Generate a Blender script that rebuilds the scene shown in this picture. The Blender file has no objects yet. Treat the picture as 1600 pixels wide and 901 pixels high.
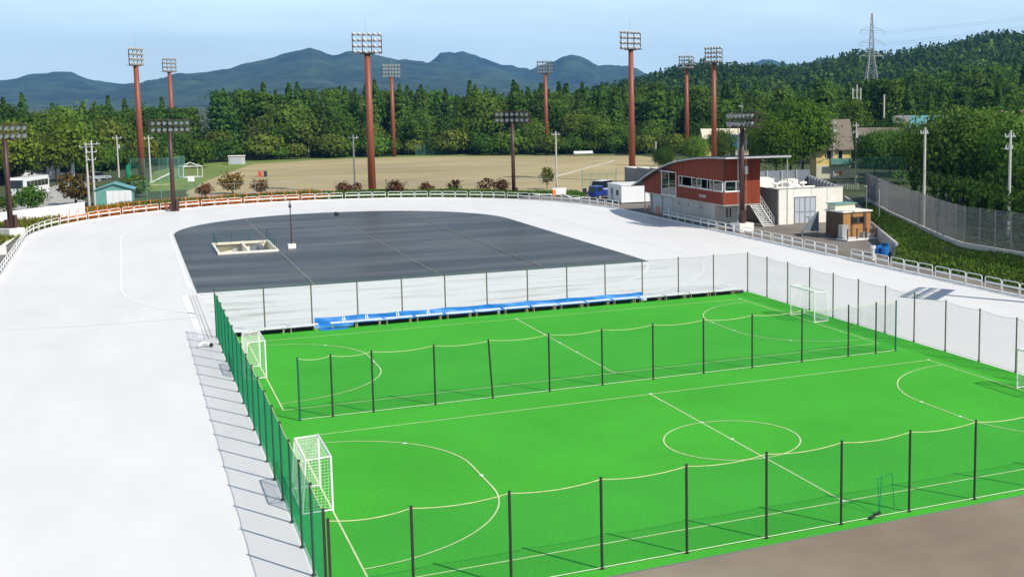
import bpy, math, random
import numpy as np
from mathutils import Vector, Matrix

random.seed(7)
RNG = np.random.default_rng(7)
S = bpy.context.scene
COL = S.collection
PI = math.pi

# ------------------------------------------------------------------ camera
F_PX, PITCH, ROLL, CAM_H, YAW, CX, CY = 1850.79, 0.11628, -0.00659, 14.967, 0.43935, 1064.9, 367.3
_fw = Vector((math.sin(YAW) * math.cos(PITCH), math.cos(YAW) * math.cos(PITCH), -math.sin(PITCH)))
_rt = Vector((math.cos(YAW), -math.sin(YAW), 0))
_up = _rt.cross(_fw)
R_ = _rt * math.cos(ROLL) + _up * math.sin(ROLL)
U_ = -_rt * math.sin(ROLL) + _up * math.cos(ROLL)
cam = bpy.data.cameras.new('camera')
camo = bpy.data.objects.new('camera', cam)
COL.objects.link(camo)
m = Matrix((R_, U_, -_fw)).transposed().to_4x4()
m.translation = (0, 0, CAM_H)
camo.matrix_world = m
cam.sensor_fit = 'HORIZONTAL'
cam.sensor_width = 36
cam.lens = F_PX * 36 / 1600
cam.shift_x = -(CX - 800) / 1600
cam.shift_y = -(450.5 - CY) / 1600
cam.clip_start = 0.5
cam.clip_end = 60000
S.camera = camo

# ------------------------------------------------------------------ sky and sun
SUN_EL = math.radians(42.5)
SUN_AZ = math.radians(148.5)
W = bpy.data.worlds.new('World')
S.world = W
W.use_nodes = True
nt = W.node_tree
nt.nodes.clear()
sky = nt.nodes.new('ShaderNodeTexSky')
sky.sky_type = 'NISHITA'
sky.sun_disc = False
sky.sun_elevation = SUN_EL
sky.sun_rotation = SUN_AZ
sky.altitude = 900
sky.air_density = 1.0
sky.dust_density = 1.5
sky.ozone_density = 1.6
bg = nt.nodes.new('ShaderNodeBackground')
bg.inputs[1].default_value = 0.085
outw = nt.nodes.new('ShaderNodeOutputWorld')
# thin veils of high cloud over the whole sky
tcw = nt.nodes.new('ShaderNodeTexCoord')
mpw = nt.nodes.new('ShaderNodeMapping')
mpw.inputs['Scale'].default_value = (2.2, 2.2, 13)
nzw = nt.nodes.new('ShaderNodeTexNoise')
nzw.inputs['Scale'].default_value = 1.9
nzw.inputs['Detail'].default_value = 5
nzw.inputs['Roughness'].default_value = .55
rpw = nt.nodes.new('ShaderNodeMapRange')
rpw.inputs[1].default_value = .3
rpw.inputs[2].default_value = .75
rpw.inputs[3].default_value = .66
rpw.inputs[4].default_value = 1.0
sepw = nt.nodes.new('ShaderNodeSeparateXYZ')
elw = nt.nodes.new('ShaderNodeMapRange')          # the veil thickens evenly all round towards the horizon
elw.interpolation_type = 'SMOOTHSTEP'
elw.inputs[1].default_value = 0.0
elw.inputs[2].default_value = .55
elw.inputs[3].default_value = .92
elw.inputs[4].default_value = .06
mulw = nt.nodes.new('ShaderNodeMath')
mulw.operation = 'MULTIPLY'
mxw = nt.nodes.new('ShaderNodeMix')
mxw.data_type = 'RGBA'
mxw.inputs[7].default_value = (13.2, 16.6, 18.2, 1)
nt.links.new(tcw.outputs['Generated'], mpw.inputs[0])
nt.links.new(tcw.outputs['Generated'], sepw.inputs[0])
nt.links.new(sepw.outputs[2], elw.inputs[0])
nt.links.new(mpw.outputs[0], nzw.inputs[0])
nt.links.new(nzw.outputs[0], rpw.inputs[0])
nt.links.new(rpw.outputs[0], mulw.inputs[0])
nt.links.new(elw.outputs[0], mulw.inputs[1])
nt.links.new(mulw.outputs[0], mxw.inputs[0])
nt.links.new(sky.outputs[0], mxw.inputs[6])
nt.links.new(mxw.outputs[2], bg.inputs[0])
nt.links.new(bg.outputs[0], outw.inputs[0])

sun = bpy.data.lights.new('sun', 'SUN')
sun.energy = 5.0
sun.angle = math.radians(.53)
sun.color = (1, .94, .85)
suno = bpy.data.objects.new('sun', sun)
COL.objects.link(suno)
suno.location = (40, -60, 60)
_sd = Vector((math.sin(SUN_AZ) * math.cos(SUN_EL), math.cos(SUN_AZ) * math.cos(SUN_EL), math.sin(SUN_EL)))
suno.rotation_euler = _sd.to_track_quat('Z', 'Y').to_euler()

S.view_settings.view_transform = 'Standard'
S.view_settings.look = 'None'
S.view_settings.exposure = .05
S.view_settings.gamma = 1
S.render.engine = 'CYCLES'
S.cycles.use_denoising = True
S.cycles.max_bounces = 6
S.cycles.diffuse_bounces = 3
S.cycles.glossy_bounces = 3
S.cycles.transmission_bounces = 4
S.cycles.transparent_max_bounces = 12
S.cycles.volume_bounces = 0


# ------------------------------------------------------------------ pixels to places
def ray(x, y):
    return R_ * ((x - CX) / F_PX) - U_ * ((y - CY) / F_PX) + _fw


def G(x, y, z=0.0):
    d = ray(x, y)
    t = (z - CAM_H) / d.z
    return Vector((d.x * t, d.y * t, z))


def AZD(x, dist, z=0.0):
    """a spot at a given distance along the heading of photo column x (heading of the horizon there)"""
    d = ray(x, 154)
    h = Vector((d.x, d.y)).normalized()
    return Vector((h.x * dist, h.y * dist, z))


def lin(*c):
    return tuple(((v / 255) / 12.92 if v <= 10 else (((v / 255) + .055) / 1.055) ** 2.4) for v in c)


# ------------------------------------------------------------------ materials
def nodes_of(name):
    mt = bpy.data.materials.new(name)
    mt.use_nodes = True
    n = mt.node_tree
    return mt, n, n.nodes['Principled BSDF']


def pm(name, col, rough=.6, var=.12, scale=1.0, detail=4, bump=0.0, stretch=(1, 1, 1), metal=0.0, col2=None,
       spec=.5, bscale=None, big=0.0, bigscale=.05, lo=.3, hi=.7):
    mt, n, b = nodes_of(name)
    tc = n.nodes.new('ShaderNodeTexCoord')
    mp = n.nodes.new('ShaderNodeMapping')
    mp.inputs['Scale'].default_value = stretch
    n.links.new(tc.outputs['Object'], mp.inputs[0])
    nz = n.nodes.new('ShaderNodeTexNoise')
    nz.inputs['Scale'].default_value = scale
    nz.inputs['Detail'].default_value = detail
    nz.inputs['Roughness'].default_value = .6
    n.links.new(mp.outputs[0], nz.inputs[0])
    rp = n.nodes.new('ShaderNodeValToRGB')
    c2 = col2 if col2 else tuple(min(.95, c * (1 + var)) for c in col)
    c1 = col if col2 else tuple(c * (1 - var) for c in col)
    rp.color_ramp.elements[0].position = lo
    rp.color_ramp.elements[1].position = hi
    rp.color_ramp.elements[0].color = (*c1, 1)
    rp.color_ramp.elements[1].color = (*c2, 1)
    n.links.new(nz.outputs[0], rp.inputs[0])
    src = rp.outputs[0]
    if big:
        nb = n.nodes.new('ShaderNodeTexNoise')
        nb.inputs['Scale'].default_value = bigscale
        nb.inputs['Detail'].default_value = 3
        n.links.new(tc.outputs['Object'], nb.inputs[0])
        mr = n.nodes.new('ShaderNodeMapRange')
        mr.inputs[1].default_value = .3
        mr.inputs[2].default_value = .7
        mr.inputs[3].default_value = 1 - big
        mr.inputs[4].default_value = 1 + big * .4
        n.links.new(nb.outputs[0], mr.inputs[0])
        mx = n.nodes.new('ShaderNodeMix')
        mx.data_type = 'RGBA'
        mx.blend_type = 'MULTIPLY'
        mx.inputs[0].default_value = 1
        n.links.new(src, mx.inputs[6])
        n.links.new(mr.outputs[0], mx.inputs[7])
        src = mx.outputs[2]
    n.links.new(src, b.inputs['Base Color'])
    b.inputs['Roughness'].default_value = rough
    b.inputs['Metallic'].default_value = metal
    b.inputs['Specular IOR Level'].default_value = spec
    if bump:
        bp = n.nodes.new('ShaderNodeBump')
        bp.inputs['Strength'].default_value = bump
        bp.inputs['Distance'].default_value = .05
        if bscale:
            n2 = n.nodes.new('ShaderNodeTexNoise')
            n2.inputs['Scale'].default_value = bscale
            n2.inputs['Detail'].default_value = 5
            n.links.new(mp.outputs[0], n2.inputs[0])
            n.links.new(n2.outputs[0], bp.inputs['Height'])
        else:
            n.links.new(nz.outputs[0], bp.inputs['Height'])
        n.links.new(bp.outputs[0], b.inputs['Normal'])
    return mt


def foliage(name, c1, c2, hue=.02, trans=.35, patch=0.0):
    """leaf faces: each leaf its own tint between c1 and c2, each plant its own slight shift"""
    mt, n, b = nodes_of(name)
    ge = n.nodes.new('ShaderNodeNewGeometry')
    rp = n.nodes.new('ShaderNodeValToRGB')
    rp.color_ramp.elements[0].color = (*c1, 1)
    rp.color_ramp.elements[1].color = (*c2, 1)
    n.links.new(ge.outputs['Random Per Island'], rp.inputs[0])
    oi = n.nodes.new('ShaderNodeObjectInfo')
    hs = n.nodes.new('ShaderNodeHueSaturation')
    mr = n.nodes.new('ShaderNodeMapRange')
    mr.inputs[3].default_value = .5 - hue
    mr.inputs[4].default_value = .5 + hue
    n.links.new(oi.outputs['Random'], mr.inputs[0])
    n.links.new(mr.outputs[0], hs.inputs['Hue'])
    m2 = n.nodes.new('ShaderNodeMapRange')
    m2.inputs[3].default_value = .72
    m2.inputs[4].default_value = 1.25
    ad = n.nodes.new('ShaderNodeMath')
    ad.operation = 'MULTIPLY'
    ad.inputs[1].default_value = 7.13
    fr = n.nodes.new('ShaderNodeMath')
    fr.operation = 'FRACT'
    n.links.new(oi.outputs['Random'], ad.inputs[0])
    n.links.new(ad.outputs[0], fr.inputs[0])
    n.links.new(fr.outputs[0], m2.inputs[0])
    n.links.new(m2.outputs[0], hs.inputs['Value'])
    n.links.new(rp.outputs[0], hs.inputs['Color'])
    col = hs.outputs[0]
    if patch:
        nz = n.nodes.new('ShaderNodeTexNoise')
        nz.inputs['Scale'].default_value = .011
        nz.inputs['Detail'].default_value = 4
        tc = n.nodes.new('ShaderNodeTexCoord')
        n.links.new(tc.outputs['Object'], nz.inputs[0])
        pr = n.nodes.new('ShaderNodeMapRange')
        pr.inputs[1].default_value = .35
        pr.inputs[2].default_value = .65
        pr.inputs[3].default_value = 1 - patch
        pr.inputs[4].default_value = 1 + patch
        n.links.new(nz.outputs[0], pr.inputs[0])
        mx = n.nodes.new('ShaderNodeMix')
        mx.data_type = 'RGBA'
        mx.blend_type = 'MULTIPLY'
        mx.inputs[0].default_value = 1
        n.links.new(hs.outputs[0], mx.inputs[6])
        n.links.new(pr.outputs[0], mx.inputs[7])
        col = mx.outputs[2]
    df = n.nodes.new('ShaderNodeBsdfDiffuse')
    tr = n.nodes.new('ShaderNodeBsdfTranslucent')
    n.links.new(col, df.inputs[0])
    n.links.new(col, tr.inputs[0])
    ms = n.nodes.new('ShaderNodeMixShader')
    ms.inputs[0].default_value = trans
    n.links.new(df.outputs[0], ms.inputs[1])
    n.links.new(tr.outputs[0], ms.inputs[2])
    n.links.new(ms.outputs[0], n.nodes['Material Output'].inputs[0])
    n.nodes.remove(b)
    return mt


MT = {}
MT['white_paint'] = pm('white_paint', (.78, .78, .77), .4, .06, 3)
MT['rink'] = pm('rink_white', (.765, .755, .745), .55, .045, .35, 5, 0, (1, .25, 1), big=.05, bigscale=.03)
MT['line_white'] = pm('line_white', (.87, .87, .86), .5, .03, 4)
MT['line_court'] = pm('line_court', (.60, .70, .38), .7, .12, 1.5)
MT['cover'] = pm('cover_tarp', (.019, .018, .017), .38, .4, .7, 9, .4, (.05, .33, 1), spec=.35, lo=.42, hi=.66, col2=(.112, .106, .100), big=.35, bigscale=.07, bscale=.9)
MT['seam'] = pm('seam_rope', (.40, .36, .27), .8, .3, 2)
MT['turf'] = pm('turf', (.060, .415, .032), .85, .16, 16, 8, .5, big=.12, bigscale=.16, spec=.15)
MT['asphalt'] = pm('asphalt', (.20, .175, .150), .9, .14, 6, 6, .1, big=.25, bigscale=.15)
MT['apron'] = pm('apron_brown', (.212, .160, .116), .9, .12, .10, 10, .1, col2=(.295, .245, .182), big=.12, bigscale=.5)
MT['apron2'] = pm('apron_grey', (.34, .30, .235), .9, .12, 2, 6, .1, big=.2, bigscale=.4)
MT['concrete'] = pm('concrete', (.50, .48, .45), .85, .1, 1.5, 6, .1, big=.15, bigscale=.4)
MT['concrete_light'] = pm('concrete_light', (.80, .775, .71), .85, .07, 1.2, 6, .08, big=.08, bigscale=.3)
MT['conc_dark'] = pm('concrete_dark', (.20, .21, .21), .85, .12, 1.2, 6, .08)
MT['ground'] = pm('ground_grass', (.060, .085, .026), .95, .3, .6, 6, .2, big=.3, bigscale=.02)
MT['lawn'] = pm('lawn', (.17, .235, .045), .95, .22, .8, 6, .2, big=.2, bigscale=.04)
MT['dirt'] = pm('ball_field_dirt', (.34, .290, .150), .95, .11, .10, 9, .05, (.35, 1, 1), col2=(.50, .395, .210), big=.22, bigscale=.03)
MT['road'] = pm('road', (.40, .39, .36), .9, .08, 1, 5)
MT['gravel'] = pm('gravel', (.33, .30, .25), .95, .2, 3, 6, .2)
MT['rust_mast'] = pm('mast_paint', (.235, .062, .030), .5, .1, .8, 4, 0, (1, 1, .2))
MT['dark_mast'] = pm('dark_mast_paint', (.062, .024, .020), .5, .15, 1.5)
MT['steel'] = pm('galvanised', (.46, .47, .47), .45, .1, 4, metal=.3)
MT['pole_conc'] = pm('pole_concrete', (.50, .485, .45), .8, .1, 2)
MT['post_dark'] = pm('fence_post', (.030, .028, .024), .5, .2, 3)
MT['post_green'] = pm('fence_post_green', (.010, .10, .075), .5, .2, 3)
MT['post_brown'] = pm('fence_post_brown', (.13, .11, .085), .6, .2, 3)
MT['net'] = pm('net_green', (.010, .24, .115), .8, .1, 5, spec=.1)
MT['net_white'] = pm('net_white', (.75, .75, .70), .8, .08, 5, spec=.1)
MT['rope'] = pm('rope_yellow', (.62, .60, .34), .8, .2, 4)
MT['rope_white'] = pm('rope_white', (.66, .66, .52), .8, .15, 4)
MT['blue_tarp'] = pm('blue_tarp', (.018, .20, .62), .45, .15, 1.2, 5, .3)
MT['bench'] = pm('bench_seat', (.74, .76, .78), .4, .06, 2)
MT['bench_leg'] = pm('bench_leg', (.45, .36, .24), .6, .1, 4)
MT['black'] = pm('black_plastic', (.012, .012, .013), .6, .3, 4)
MT['clad'] = pm('red_brown_boards', (.215, .042, .018), .7, .30, 2.2, 5, .15, (3.2, 3.2, .08), spec=.2)
MT['roof_dark'] = pm('roof_metal', (.060, .062, .066), .4, .15, 2, metal=.3)
MT['fascia'] = pm('fascia', (.42, .43, .43), .4, .1, 2)
MT['win_frame'] = pm('window_frame', (.70, .71, .71), .4, .05, 4)
MT['interior'] = pm('interior_wall', (.55, .57, .50), .8, .2, .8)
MT['door'] = pm('door_grey', (.44, .45, .44), .5, .06, 3)
MT['shutter'] = pm('shutter', (.40, .43, .48), .5, .06, 3, bump=.3, stretch=(.1, .1, 8))
MT['gate_blue'] = pm('gate_blue_grey', (.44, .49, .56), .45, .06, 2)
MT['tan'] = pm('tan_boards', (.36, .185, .060), .7, .2, 2, 5, .1, (2, 2, .3))
MT['brown_dark'] = pm('dark_boards', (.10, .052, .03), .7, .2, 2)
MT['cream'] = pm('cream_wall', (.72, .67, .52), .8, .06, 1)
MT['yellow_wall'] = pm('yellow_wall', (.78, .60, .22), .8, .06, 1)
MT['roof_brown'] = pm('roof_brown_tile', (.20, .165, .13), .8, .15, 1.5, 5, .2, (.5, .5, 6))
MT['teal_roof'] = pm('teal_roof', (.13, .36, .38), .45, .12, 1.5, metal=.1)
MT['blue_roof'] = pm('blue_roof', (.03, .16, .26), .5, .12, 1.5)
MT['teal_wall'] = pm('teal_wall', (.13, .32, .28), .6, .1, 2)
MT['orange'] = pm('orange_plastic', (.80, .21, .035), .6, .15, 4)
MT['tyre'] = pm('tyre', (.02, .02, .02), .8, .2, 4)
MT['car_white'] = pm('car_white', (.75, .76, .78), .25, .03, 2)
MT['car_silver'] = pm('car_silver', (.45, .50, .56), .25, .04, 2, metal=.4)
MT['car_dark'] = pm('car_dark', (.03, .035, .045), .25, .1, 2)
MT['car_blue'] = pm('car_blue', (.015, .045, .25), .3, .1, 2)
MT['dark_glass'] = pm('dark_glass', (.012, .016, .018), .08, .2, 2)
MT['wire'] = pm('wire', (.03, .03, .03), .6, .1, 2)
MT['bark'] = pm('bark', (.075, .052, .036), .9, .3, 4, 5, .4, (1, 1, .3))
MT['bark_pale'] = pm('bark_pale', (.42, .39, .33), .9, .3, 4, 5, .4, (1, 1, .5))
MT['grey_panel'] = pm('grey_panel', (.17, .19, .22), .5, .1, .8)
MT['lamp_white'] = pm('lamp_body', (.70, .70, .69), .35, .05, 4)
MT['lamp_dark'] = pm('lamp_body_dark', (.07, .075, .07), .4, .2, 4)
MT['lamp_glass'] = pm('lamp_glass', (.22, .25, .26), .12, .2, 4, spec=.8)
MT['equip'] = pm('equipment_white', (.74, .73, .68), .45, .08, 2)
MT['water'] = pm('pond_dark', (.02, .03, .025), .1, .2, 2)
MT['mesh_grey'] = pm('mesh_wire', (.22, .225, .23), .5, .1, 4, metal=.2)
MT['red'] = pm('red_paint', (.55, .06, .03), .5, .1, 3)
MT['hillsoil'] = pm('hill_soil', (.030, .046, .016), .95, .3, .05, 6)

MT['f_pine'] = foliage('needles', (.040, .095, .020), (.095, .180, .042), .012)
MT['f_pine2'] = foliage('needles_warm', (.055, .110, .018), (.120, .205, .042), .012)
MT['f_green'] = foliage('leaves_green', (.062, .130, .018), (.145, .245, .044), .018)
MT['f_dark'] = foliage('leaves_dark', (.034, .085, .014), (.092, .175, .034), .014)
MT['f_bright'] = foliage('leaves_bright', (.055, .130, .012), (.140, .260, .036), .014)
MT['f_yellow'] = foliage('leaves_yellow', (.070, .120, .014), (.20, .26, .035), .012)
MT['f_olive'] = foliage('leaves_olive', (.070, .115, .016), (.20, .245, .050), .012)
MT['f_maple'] = foliage('leaves_maple', (.055, .028, .014), (.19, .070, .032), .02)
MT['f_maple2'] = foliage('leaves_maple_mixed', (.050, .070, .012), (.27, .12, .030), .03)
MT['f_grass'] = foliage('grass_blades', (.055, .120, .016), (.140, .230, .038), .01)
MT['f_hill'] = foliage('hill_leaves_dark', (.034, .080, .016), (.100, .170, .036), .01, patch=.38)
MT['f_hill2'] = foliage('hill_leaves_green', (.050, .105, .016), (.140, .225, .042), .01, patch=.3)
MT['f_bank'] = foliage('bank_grass', (.085, .165, .022), (.215, .320, .055), .01, patch=.3)
MT['f_flower'] = foliage('orange_petals', (.55, .13, .02), (.85, .30, .05), .01)
MT['f_weed'] = foliage('weeds_yellow', (.075, .105, .015), (.27, .27, .05), .01)


def glass_mat():
    mt, n, b = nodes_of('window_glass')
    gl = n.nodes.new('ShaderNodeBsdfGlossy')
    gl.inputs['Roughness'].default_value = .03
    gl.inputs['Color'].default_value = (.9, .95, .95, 1)
    tr = n.nodes.new('ShaderNodeBsdfTransparent')
    tr.inputs[0].default_value = (.62, .70, .68, 1)
    lw = n.nodes.new('ShaderNodeFresnel')
    lw.inputs[0].default_value = 1.75
    ms = n.nodes.new('ShaderNodeMixShader')
    n.links.new(lw.outputs[0], ms.inputs[0])
    n.links.new(tr.outputs[0], ms.inputs[1])
    n.links.new(gl.outputs[0], ms.inputs[2])
    n.links.new(ms.outputs[0], n.nodes['Material Output'].inputs[0])
    n.nodes.remove(b)
    return mt


MT['glass'] = glass_mat()


def stain_mat():
    """old white slab with grey-green dirt streaks running across it"""
    mt, n, b = nodes_of('slab_stained')
    tc = n.nodes.new('ShaderNodeTexCoord')
    mp = n.nodes.new('ShaderNodeMapping')
    mp.inputs['Scale'].default_value = (.09, .5, 1)
    nz = n.nodes.new('ShaderNodeTexNoise')
    nz.inputs['Scale'].default_value = 1.0
    nz.inputs['Detail'].default_value = 7
    nz.inputs['Roughness'].default_value = .65
    n.links.new(tc.outputs['Object'], mp.inputs[0])
    n.links.new(mp.outputs[0], nz.inputs[0])
    rp = n.nodes.new('ShaderNodeValToRGB')
    e = rp.color_ramp.elements
    e[0].position = .50
    e[0].color = (.78, .785, .775, 1)
    e[1].position = .74
    e[1].color = (.38, .37, .33, 1)
    k = e.new(.60)
    k.color = (.66, .66, .63, 1)
    n.links.new(nz.outputs[0], rp.inputs[0])
    n.links.new(rp.outputs[0], b.inputs['Base Color'])
    b.inputs['Roughness'].default_value = .6
    return mt


MT['slab'] = stain_mat()


# ------------------------------------------------------------------ mesh building
class MB:
    def __init__(self):
        self.v = []
        self.f = []

    def add(self, vs, fs):
        o = len(self.v)
        self.v += [tuple(p) for p in vs]
        self.f += [tuple(i + o for i in q) for q in fs]
        return self

    def box(self, c, s, rz=0.0):
        x, y, z = s[0] / 2, s[1] / 2, s[2] / 2
        co, si = math.cos(rz), math.sin(rz)
        vs = []
        for dz in (-z, z):
            for dx, dy in ((-x, -y), (x, -y), (x, y), (-x, y)):
                vs.append((c[0] + dx * co - dy * si, c[1] + dx * si + dy * co, c[2] + dz))
        return self.add(vs, ((3, 2, 1, 0), (4, 5, 6, 7), (0, 1, 5, 4), (1, 2, 6, 5), (2, 3, 7, 6), (3, 0, 4, 7)))

    def ab(self, a, b):
        return self.box([(a[i] + b[i]) / 2 for i in range(3)], [abs(b[i] - a[i]) for i in range(3)])

    def tube(self, p, q, r, n=6, r2=None, caps=True):
        p, q = Vector(p), Vector(q)
        d = (q - p).normalized()
        a = d.orthogonal().normalized()
        b = d.cross(a)
        r2 = r if r2 is None else r2
        vs = []
        for c, rr in ((p, r), (q, r2)):
            for k in range(n):
                t = 2 * PI * k / n
                vs.append(c + (a * math.cos(t) + b * math.sin(t)) * rr)
        fs = [(k, (k + 1) % n, n + (k + 1) % n, n + k) for k in range(n)]
        if caps:
            fs += [tuple(range(n - 1, -1, -1)), tuple(range(n, 2 * n))]
        return self.add(vs, fs)

    def path(self, pts, r, n=6, radii=None):
        pts = [Vector(p) for p in pts]
        N = len(pts)
        vs = []
        a = None
        for i, p in enumerate(pts):
            d = (pts[min(i + 1, N - 1)] - pts[max(i - 1, 0)]).normalized()
            a = d.orthogonal().normalized() if a is None else (a - d * a.dot(d)).normalized()
            b = d.cross(a)
            rr = radii[i] if radii else r
            for k in range(n):
                t = 2 * PI * k / n
                vs.append(p + (a * math.cos(t) + b * math.sin(t)) * rr)
        fs = []
        for i in range(N - 1):
            for k in range(n):
                fs.append((i * n + k, i * n + (k + 1) % n, (i + 1) * n + (k + 1) % n, (i + 1) * n + k))
        fs += [tuple(range(n - 1, -1, -1)), tuple(range((N - 1) * n, N * n))]
        return self.add(vs, fs)

    def prism(self, pts, z0, z1):
        n = len(pts)
        vs = [(p[0], p[1], z0) for p in pts] + [(p[0], p[1], z1) for p in pts]
        fs = [tuple(range(n - 1, -1, -1)), tuple(range(n, 2 * n))]
        fs += [(k, (k + 1) % n, n + (k + 1) % n, n + k) for k in range(n)]
        return self.add(vs, fs)

    def extr(self, prof, axis_o, ax, up, along, length):
        """profile (a,b) in the plane ax,up; extruded along by length"""
        o, ax, up, al = Vector(axis_o), Vector(ax), Vector(up), Vector(along)
        n = len(prof)
        vs = [o + ax * a + up * b for a, b in prof] + [o + ax * a + up * b + al * length for a, b in prof]
        fs = [tuple(range(n - 1, -1, -1)), tuple(range(n, 2 * n))]
        fs += [(k, (k + 1) % n, n + (k + 1) % n, n + k) for k in range(n)]
        return self.add(vs, fs)

    def sheet(self, pts, z):
        return self.add([(p[0], p[1], z) for p in pts], [tuple(range(len(pts)))])

    def strip(self, pts, w, z, closed=False):
        """flat ribbon of width w along 2D points"""
        P = [Vector((p[0], p[1])) for p in pts]
        N = len(P)
        vs, fs = [], []
        for i in range(N):
            a = P[(i - 1) % N] if (closed or i > 0) else P[i]
            b = P[(i + 1) % N] if (closed or i < N - 1) else P[i]
            d = (b - a).normalized()
            nn = Vector((-d.y, d.x)) * w / 2
            vs += [(P[i].x + nn.x, P[i].y + nn.y, z), (P[i].x - nn.x, P[i].y - nn.y, z)]
        for i in range(N if closed else N - 1):
            j = (i + 1) % N
            fs.append((2 * i, 2 * i + 1, 2 * j + 1, 2 * j))
        return self.add(vs, fs)

    def mesh(self, name, mat, smooth=False):
        me = bpy.data.meshes.new(name)
        me.from_pydata([tuple(p) for p in self.v], [], self.f)
        if mat:
            me.materials.append(MT[mat] if isinstance(mat, str) else mat)
        me.update()
        if smooth:
            me.shade_smooth()
        return me

    def obj(self, name, mat, parent=None, smooth=False):
        return link(name, self.mesh(name, mat, smooth), parent)


def link(name, data, parent=None):
    o = bpy.data.objects.new(name, data)
    COL.objects.link(o)
    if parent:
        o.parent = parent
    return o


def tag(o, label=None, cat=None, group=None, kind=None):
    if label:
        o['label'] = label
    if cat:
        o['category'] = cat
    if group:
        o['group'] = group
    if kind:
        o['kind'] = kind
    return o


def thing(name, loc, label, cat, group=None, rz=0.0):
    o = link(name, None)
    o.empty_display_size = .3
    o.location = loc
    o.rotation_euler = (0, 0, rz)
    return tag(o, label, cat, group)


def dup(root, loc, rz, label=None, group=None, scale=None):
    r = root.copy()
    COL.objects.link(r)
    r.location = loc
    r.rotation_euler = (0, 0, rz)
    if scale is not None:
        r.scale = scale
    if label:
        r['label'] = label
    if group:
        r['group'] = group
    for ch in root.children:
        c = ch.copy()
        COL.objects.link(c)
        c.parent = r
        for g in ch.children:
            d = g.copy()
            COL.objects.link(d)
            d.parent = c
    return r


def struct(name, mb, mat, parent=None):
    o = mb.obj(name, mat, parent)
    o['kind'] = 'structure'
    return o


def arc(c, r, a0, a1, n):
    return [(c[0] + r * math.cos(a0 + (a1 - a0) * k / n), c[1] + r * math.sin(a0 + (a1 - a0) * k / n)) for k in range(n + 1)]


def oval(cx, r, v0, v1, n=40):
    """closed stadium outline, ends at v0 and v1 (arc centres)"""
    return arc((cx, v1), r, 0, PI, n) + arc((cx, v0), r, PI, 2 * PI, n)


# ================================================================== THE SETTING
# --- ground: one sheet to the horizon
b = MB()
rings = [0, 60, 140, 260, 500, 1200, 3000, 7000, 20000]
NA = 64
for r in rings[1:]:
    for k in range(NA):
        t = 2 * PI * k / NA
        b.v.append((40 + r * math.cos(t), 80 + r * math.sin(t), -.03))
for i in range(len(rings) - 2):
    for k in range(NA):
        a0 = i * NA
        a1 = a0 + NA
        b.f.append((a0 + k, a1 + k, a1 + (k + 1) % NA, a0 + (k + 1) % NA))
inner_ring = [(p[0], p[1]) for p in b.v[:NA]]
GROUND = b

# --- rink
RC, RV, RR = 24.9, 146.8, 34.9           # centre column, arc centre, outer radius
outline = [(RC + RR, 5)] + arc((RC, RV), RR, 0, PI, 56) + [(RC - RR, 5)]
def holed(mb, outer, hole, z):
    """flat sheet with a rectangular opening"""
    from mathutils.geometry import tessellate_polygon
    ol = [Vector((p[0], p[1], 0)) for p in outer]
    hl = [Vector((p[0], p[1], 0)) for p in hole]
    tri = tessellate_polygon([ol, hl])
    fs = []
    al = ol + hl
    for t in tri:
        a_, b_, c_ = (al[k] for k in t)
        fs.append(t if (b_ - a_).cross(c_ - a_).z > 0 else (t[0], t[2], t[1]))
    return mb.add([(p.x, p.y, z) for p in al], fs)


PIT = [(7.95, 122.5), (13.2, 122.5), (13.2, 131.0), (7.95, 131.0)]
struct('ground', holed(GROUND, inner_ring, PIT, -.03), 'ground')
struct('rink_floor', holed(MB(), outline, PIT, 0.0), 'rink')
# slab between the pitches and the cover, streaked with dirt
struct('rink_slab', MB().sheet([(4.9, 79.6), (43.0, 79.6), (43.0, 98.3), (4.9, 98.3)], .004), 'slab')
struct('rink_slab', MB().sheet([(-.4, 98.6), (4.2, 98.6), (4.2, 126), (2.6, 132), (1.4, 120), (.4, 105)], .004), 'rink')
lines = MB()
lines.strip(oval(23.75, 19.55, 103.5, 143), .22, .012, True)
lines.strip(oval(23.75, 24.5, 103.5, 143), .16, .012, True)
lines.strip([(-9.6, 88.9), (-4, 87.8), (4.2, 87.5)], .12, .012)
lines.strip([(3.6, 98), (3.9, 79.5)], .5, .012)
struct('rink_marking', lines, 'line_white')
# drain and slab joints beside the left net
b = MB()
for k in range(3):
    b.strip([(4.45 - .0 - k * .22, 98), (4.45 - k * .22, 79.2)], .03, .017)
struct('rink_joint', b, 'gravel')
# kerb of the rink
b = MB()
ko = [(RC + RR + .25, 5)] + arc((RC, RV), RR + .25, 0, PI, 72) + [(RC - RR - .25, 5)]
ki = [(RC + RR, 5)] + arc((RC, RV), RR, 0, PI, 72) + [(RC - RR, 5)]
for i in range(len(ko) - 1):
    b.prism([ki[i], ki[i + 1], ko[i + 1], ko[i]], -.02, .12)
struct('kerb', b, 'white_paint')

# --- low grass bank outside the curved end
b = MB()
ba = np.linspace(math.radians(40), math.radians(166), 60)
br = [RR + .9, RR + 2.2, RR + 4.2, RR + 7.5]
bz = [-.02, .45, .75, -.02]
for t in ba:
    for r, z in zip(br, bz):
        b.v.append((RC + r * math.cos(t), RV + r * math.sin(t), z))
for i in range(len(ba) - 1):
    for k in range(3):
        b.f.append((i * 4 + k, i * 4 + k + 1, (i + 1) * 4 + k + 1, (i + 1) * 4 + k))
struct('grass_bank', b, 'lawn')

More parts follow.
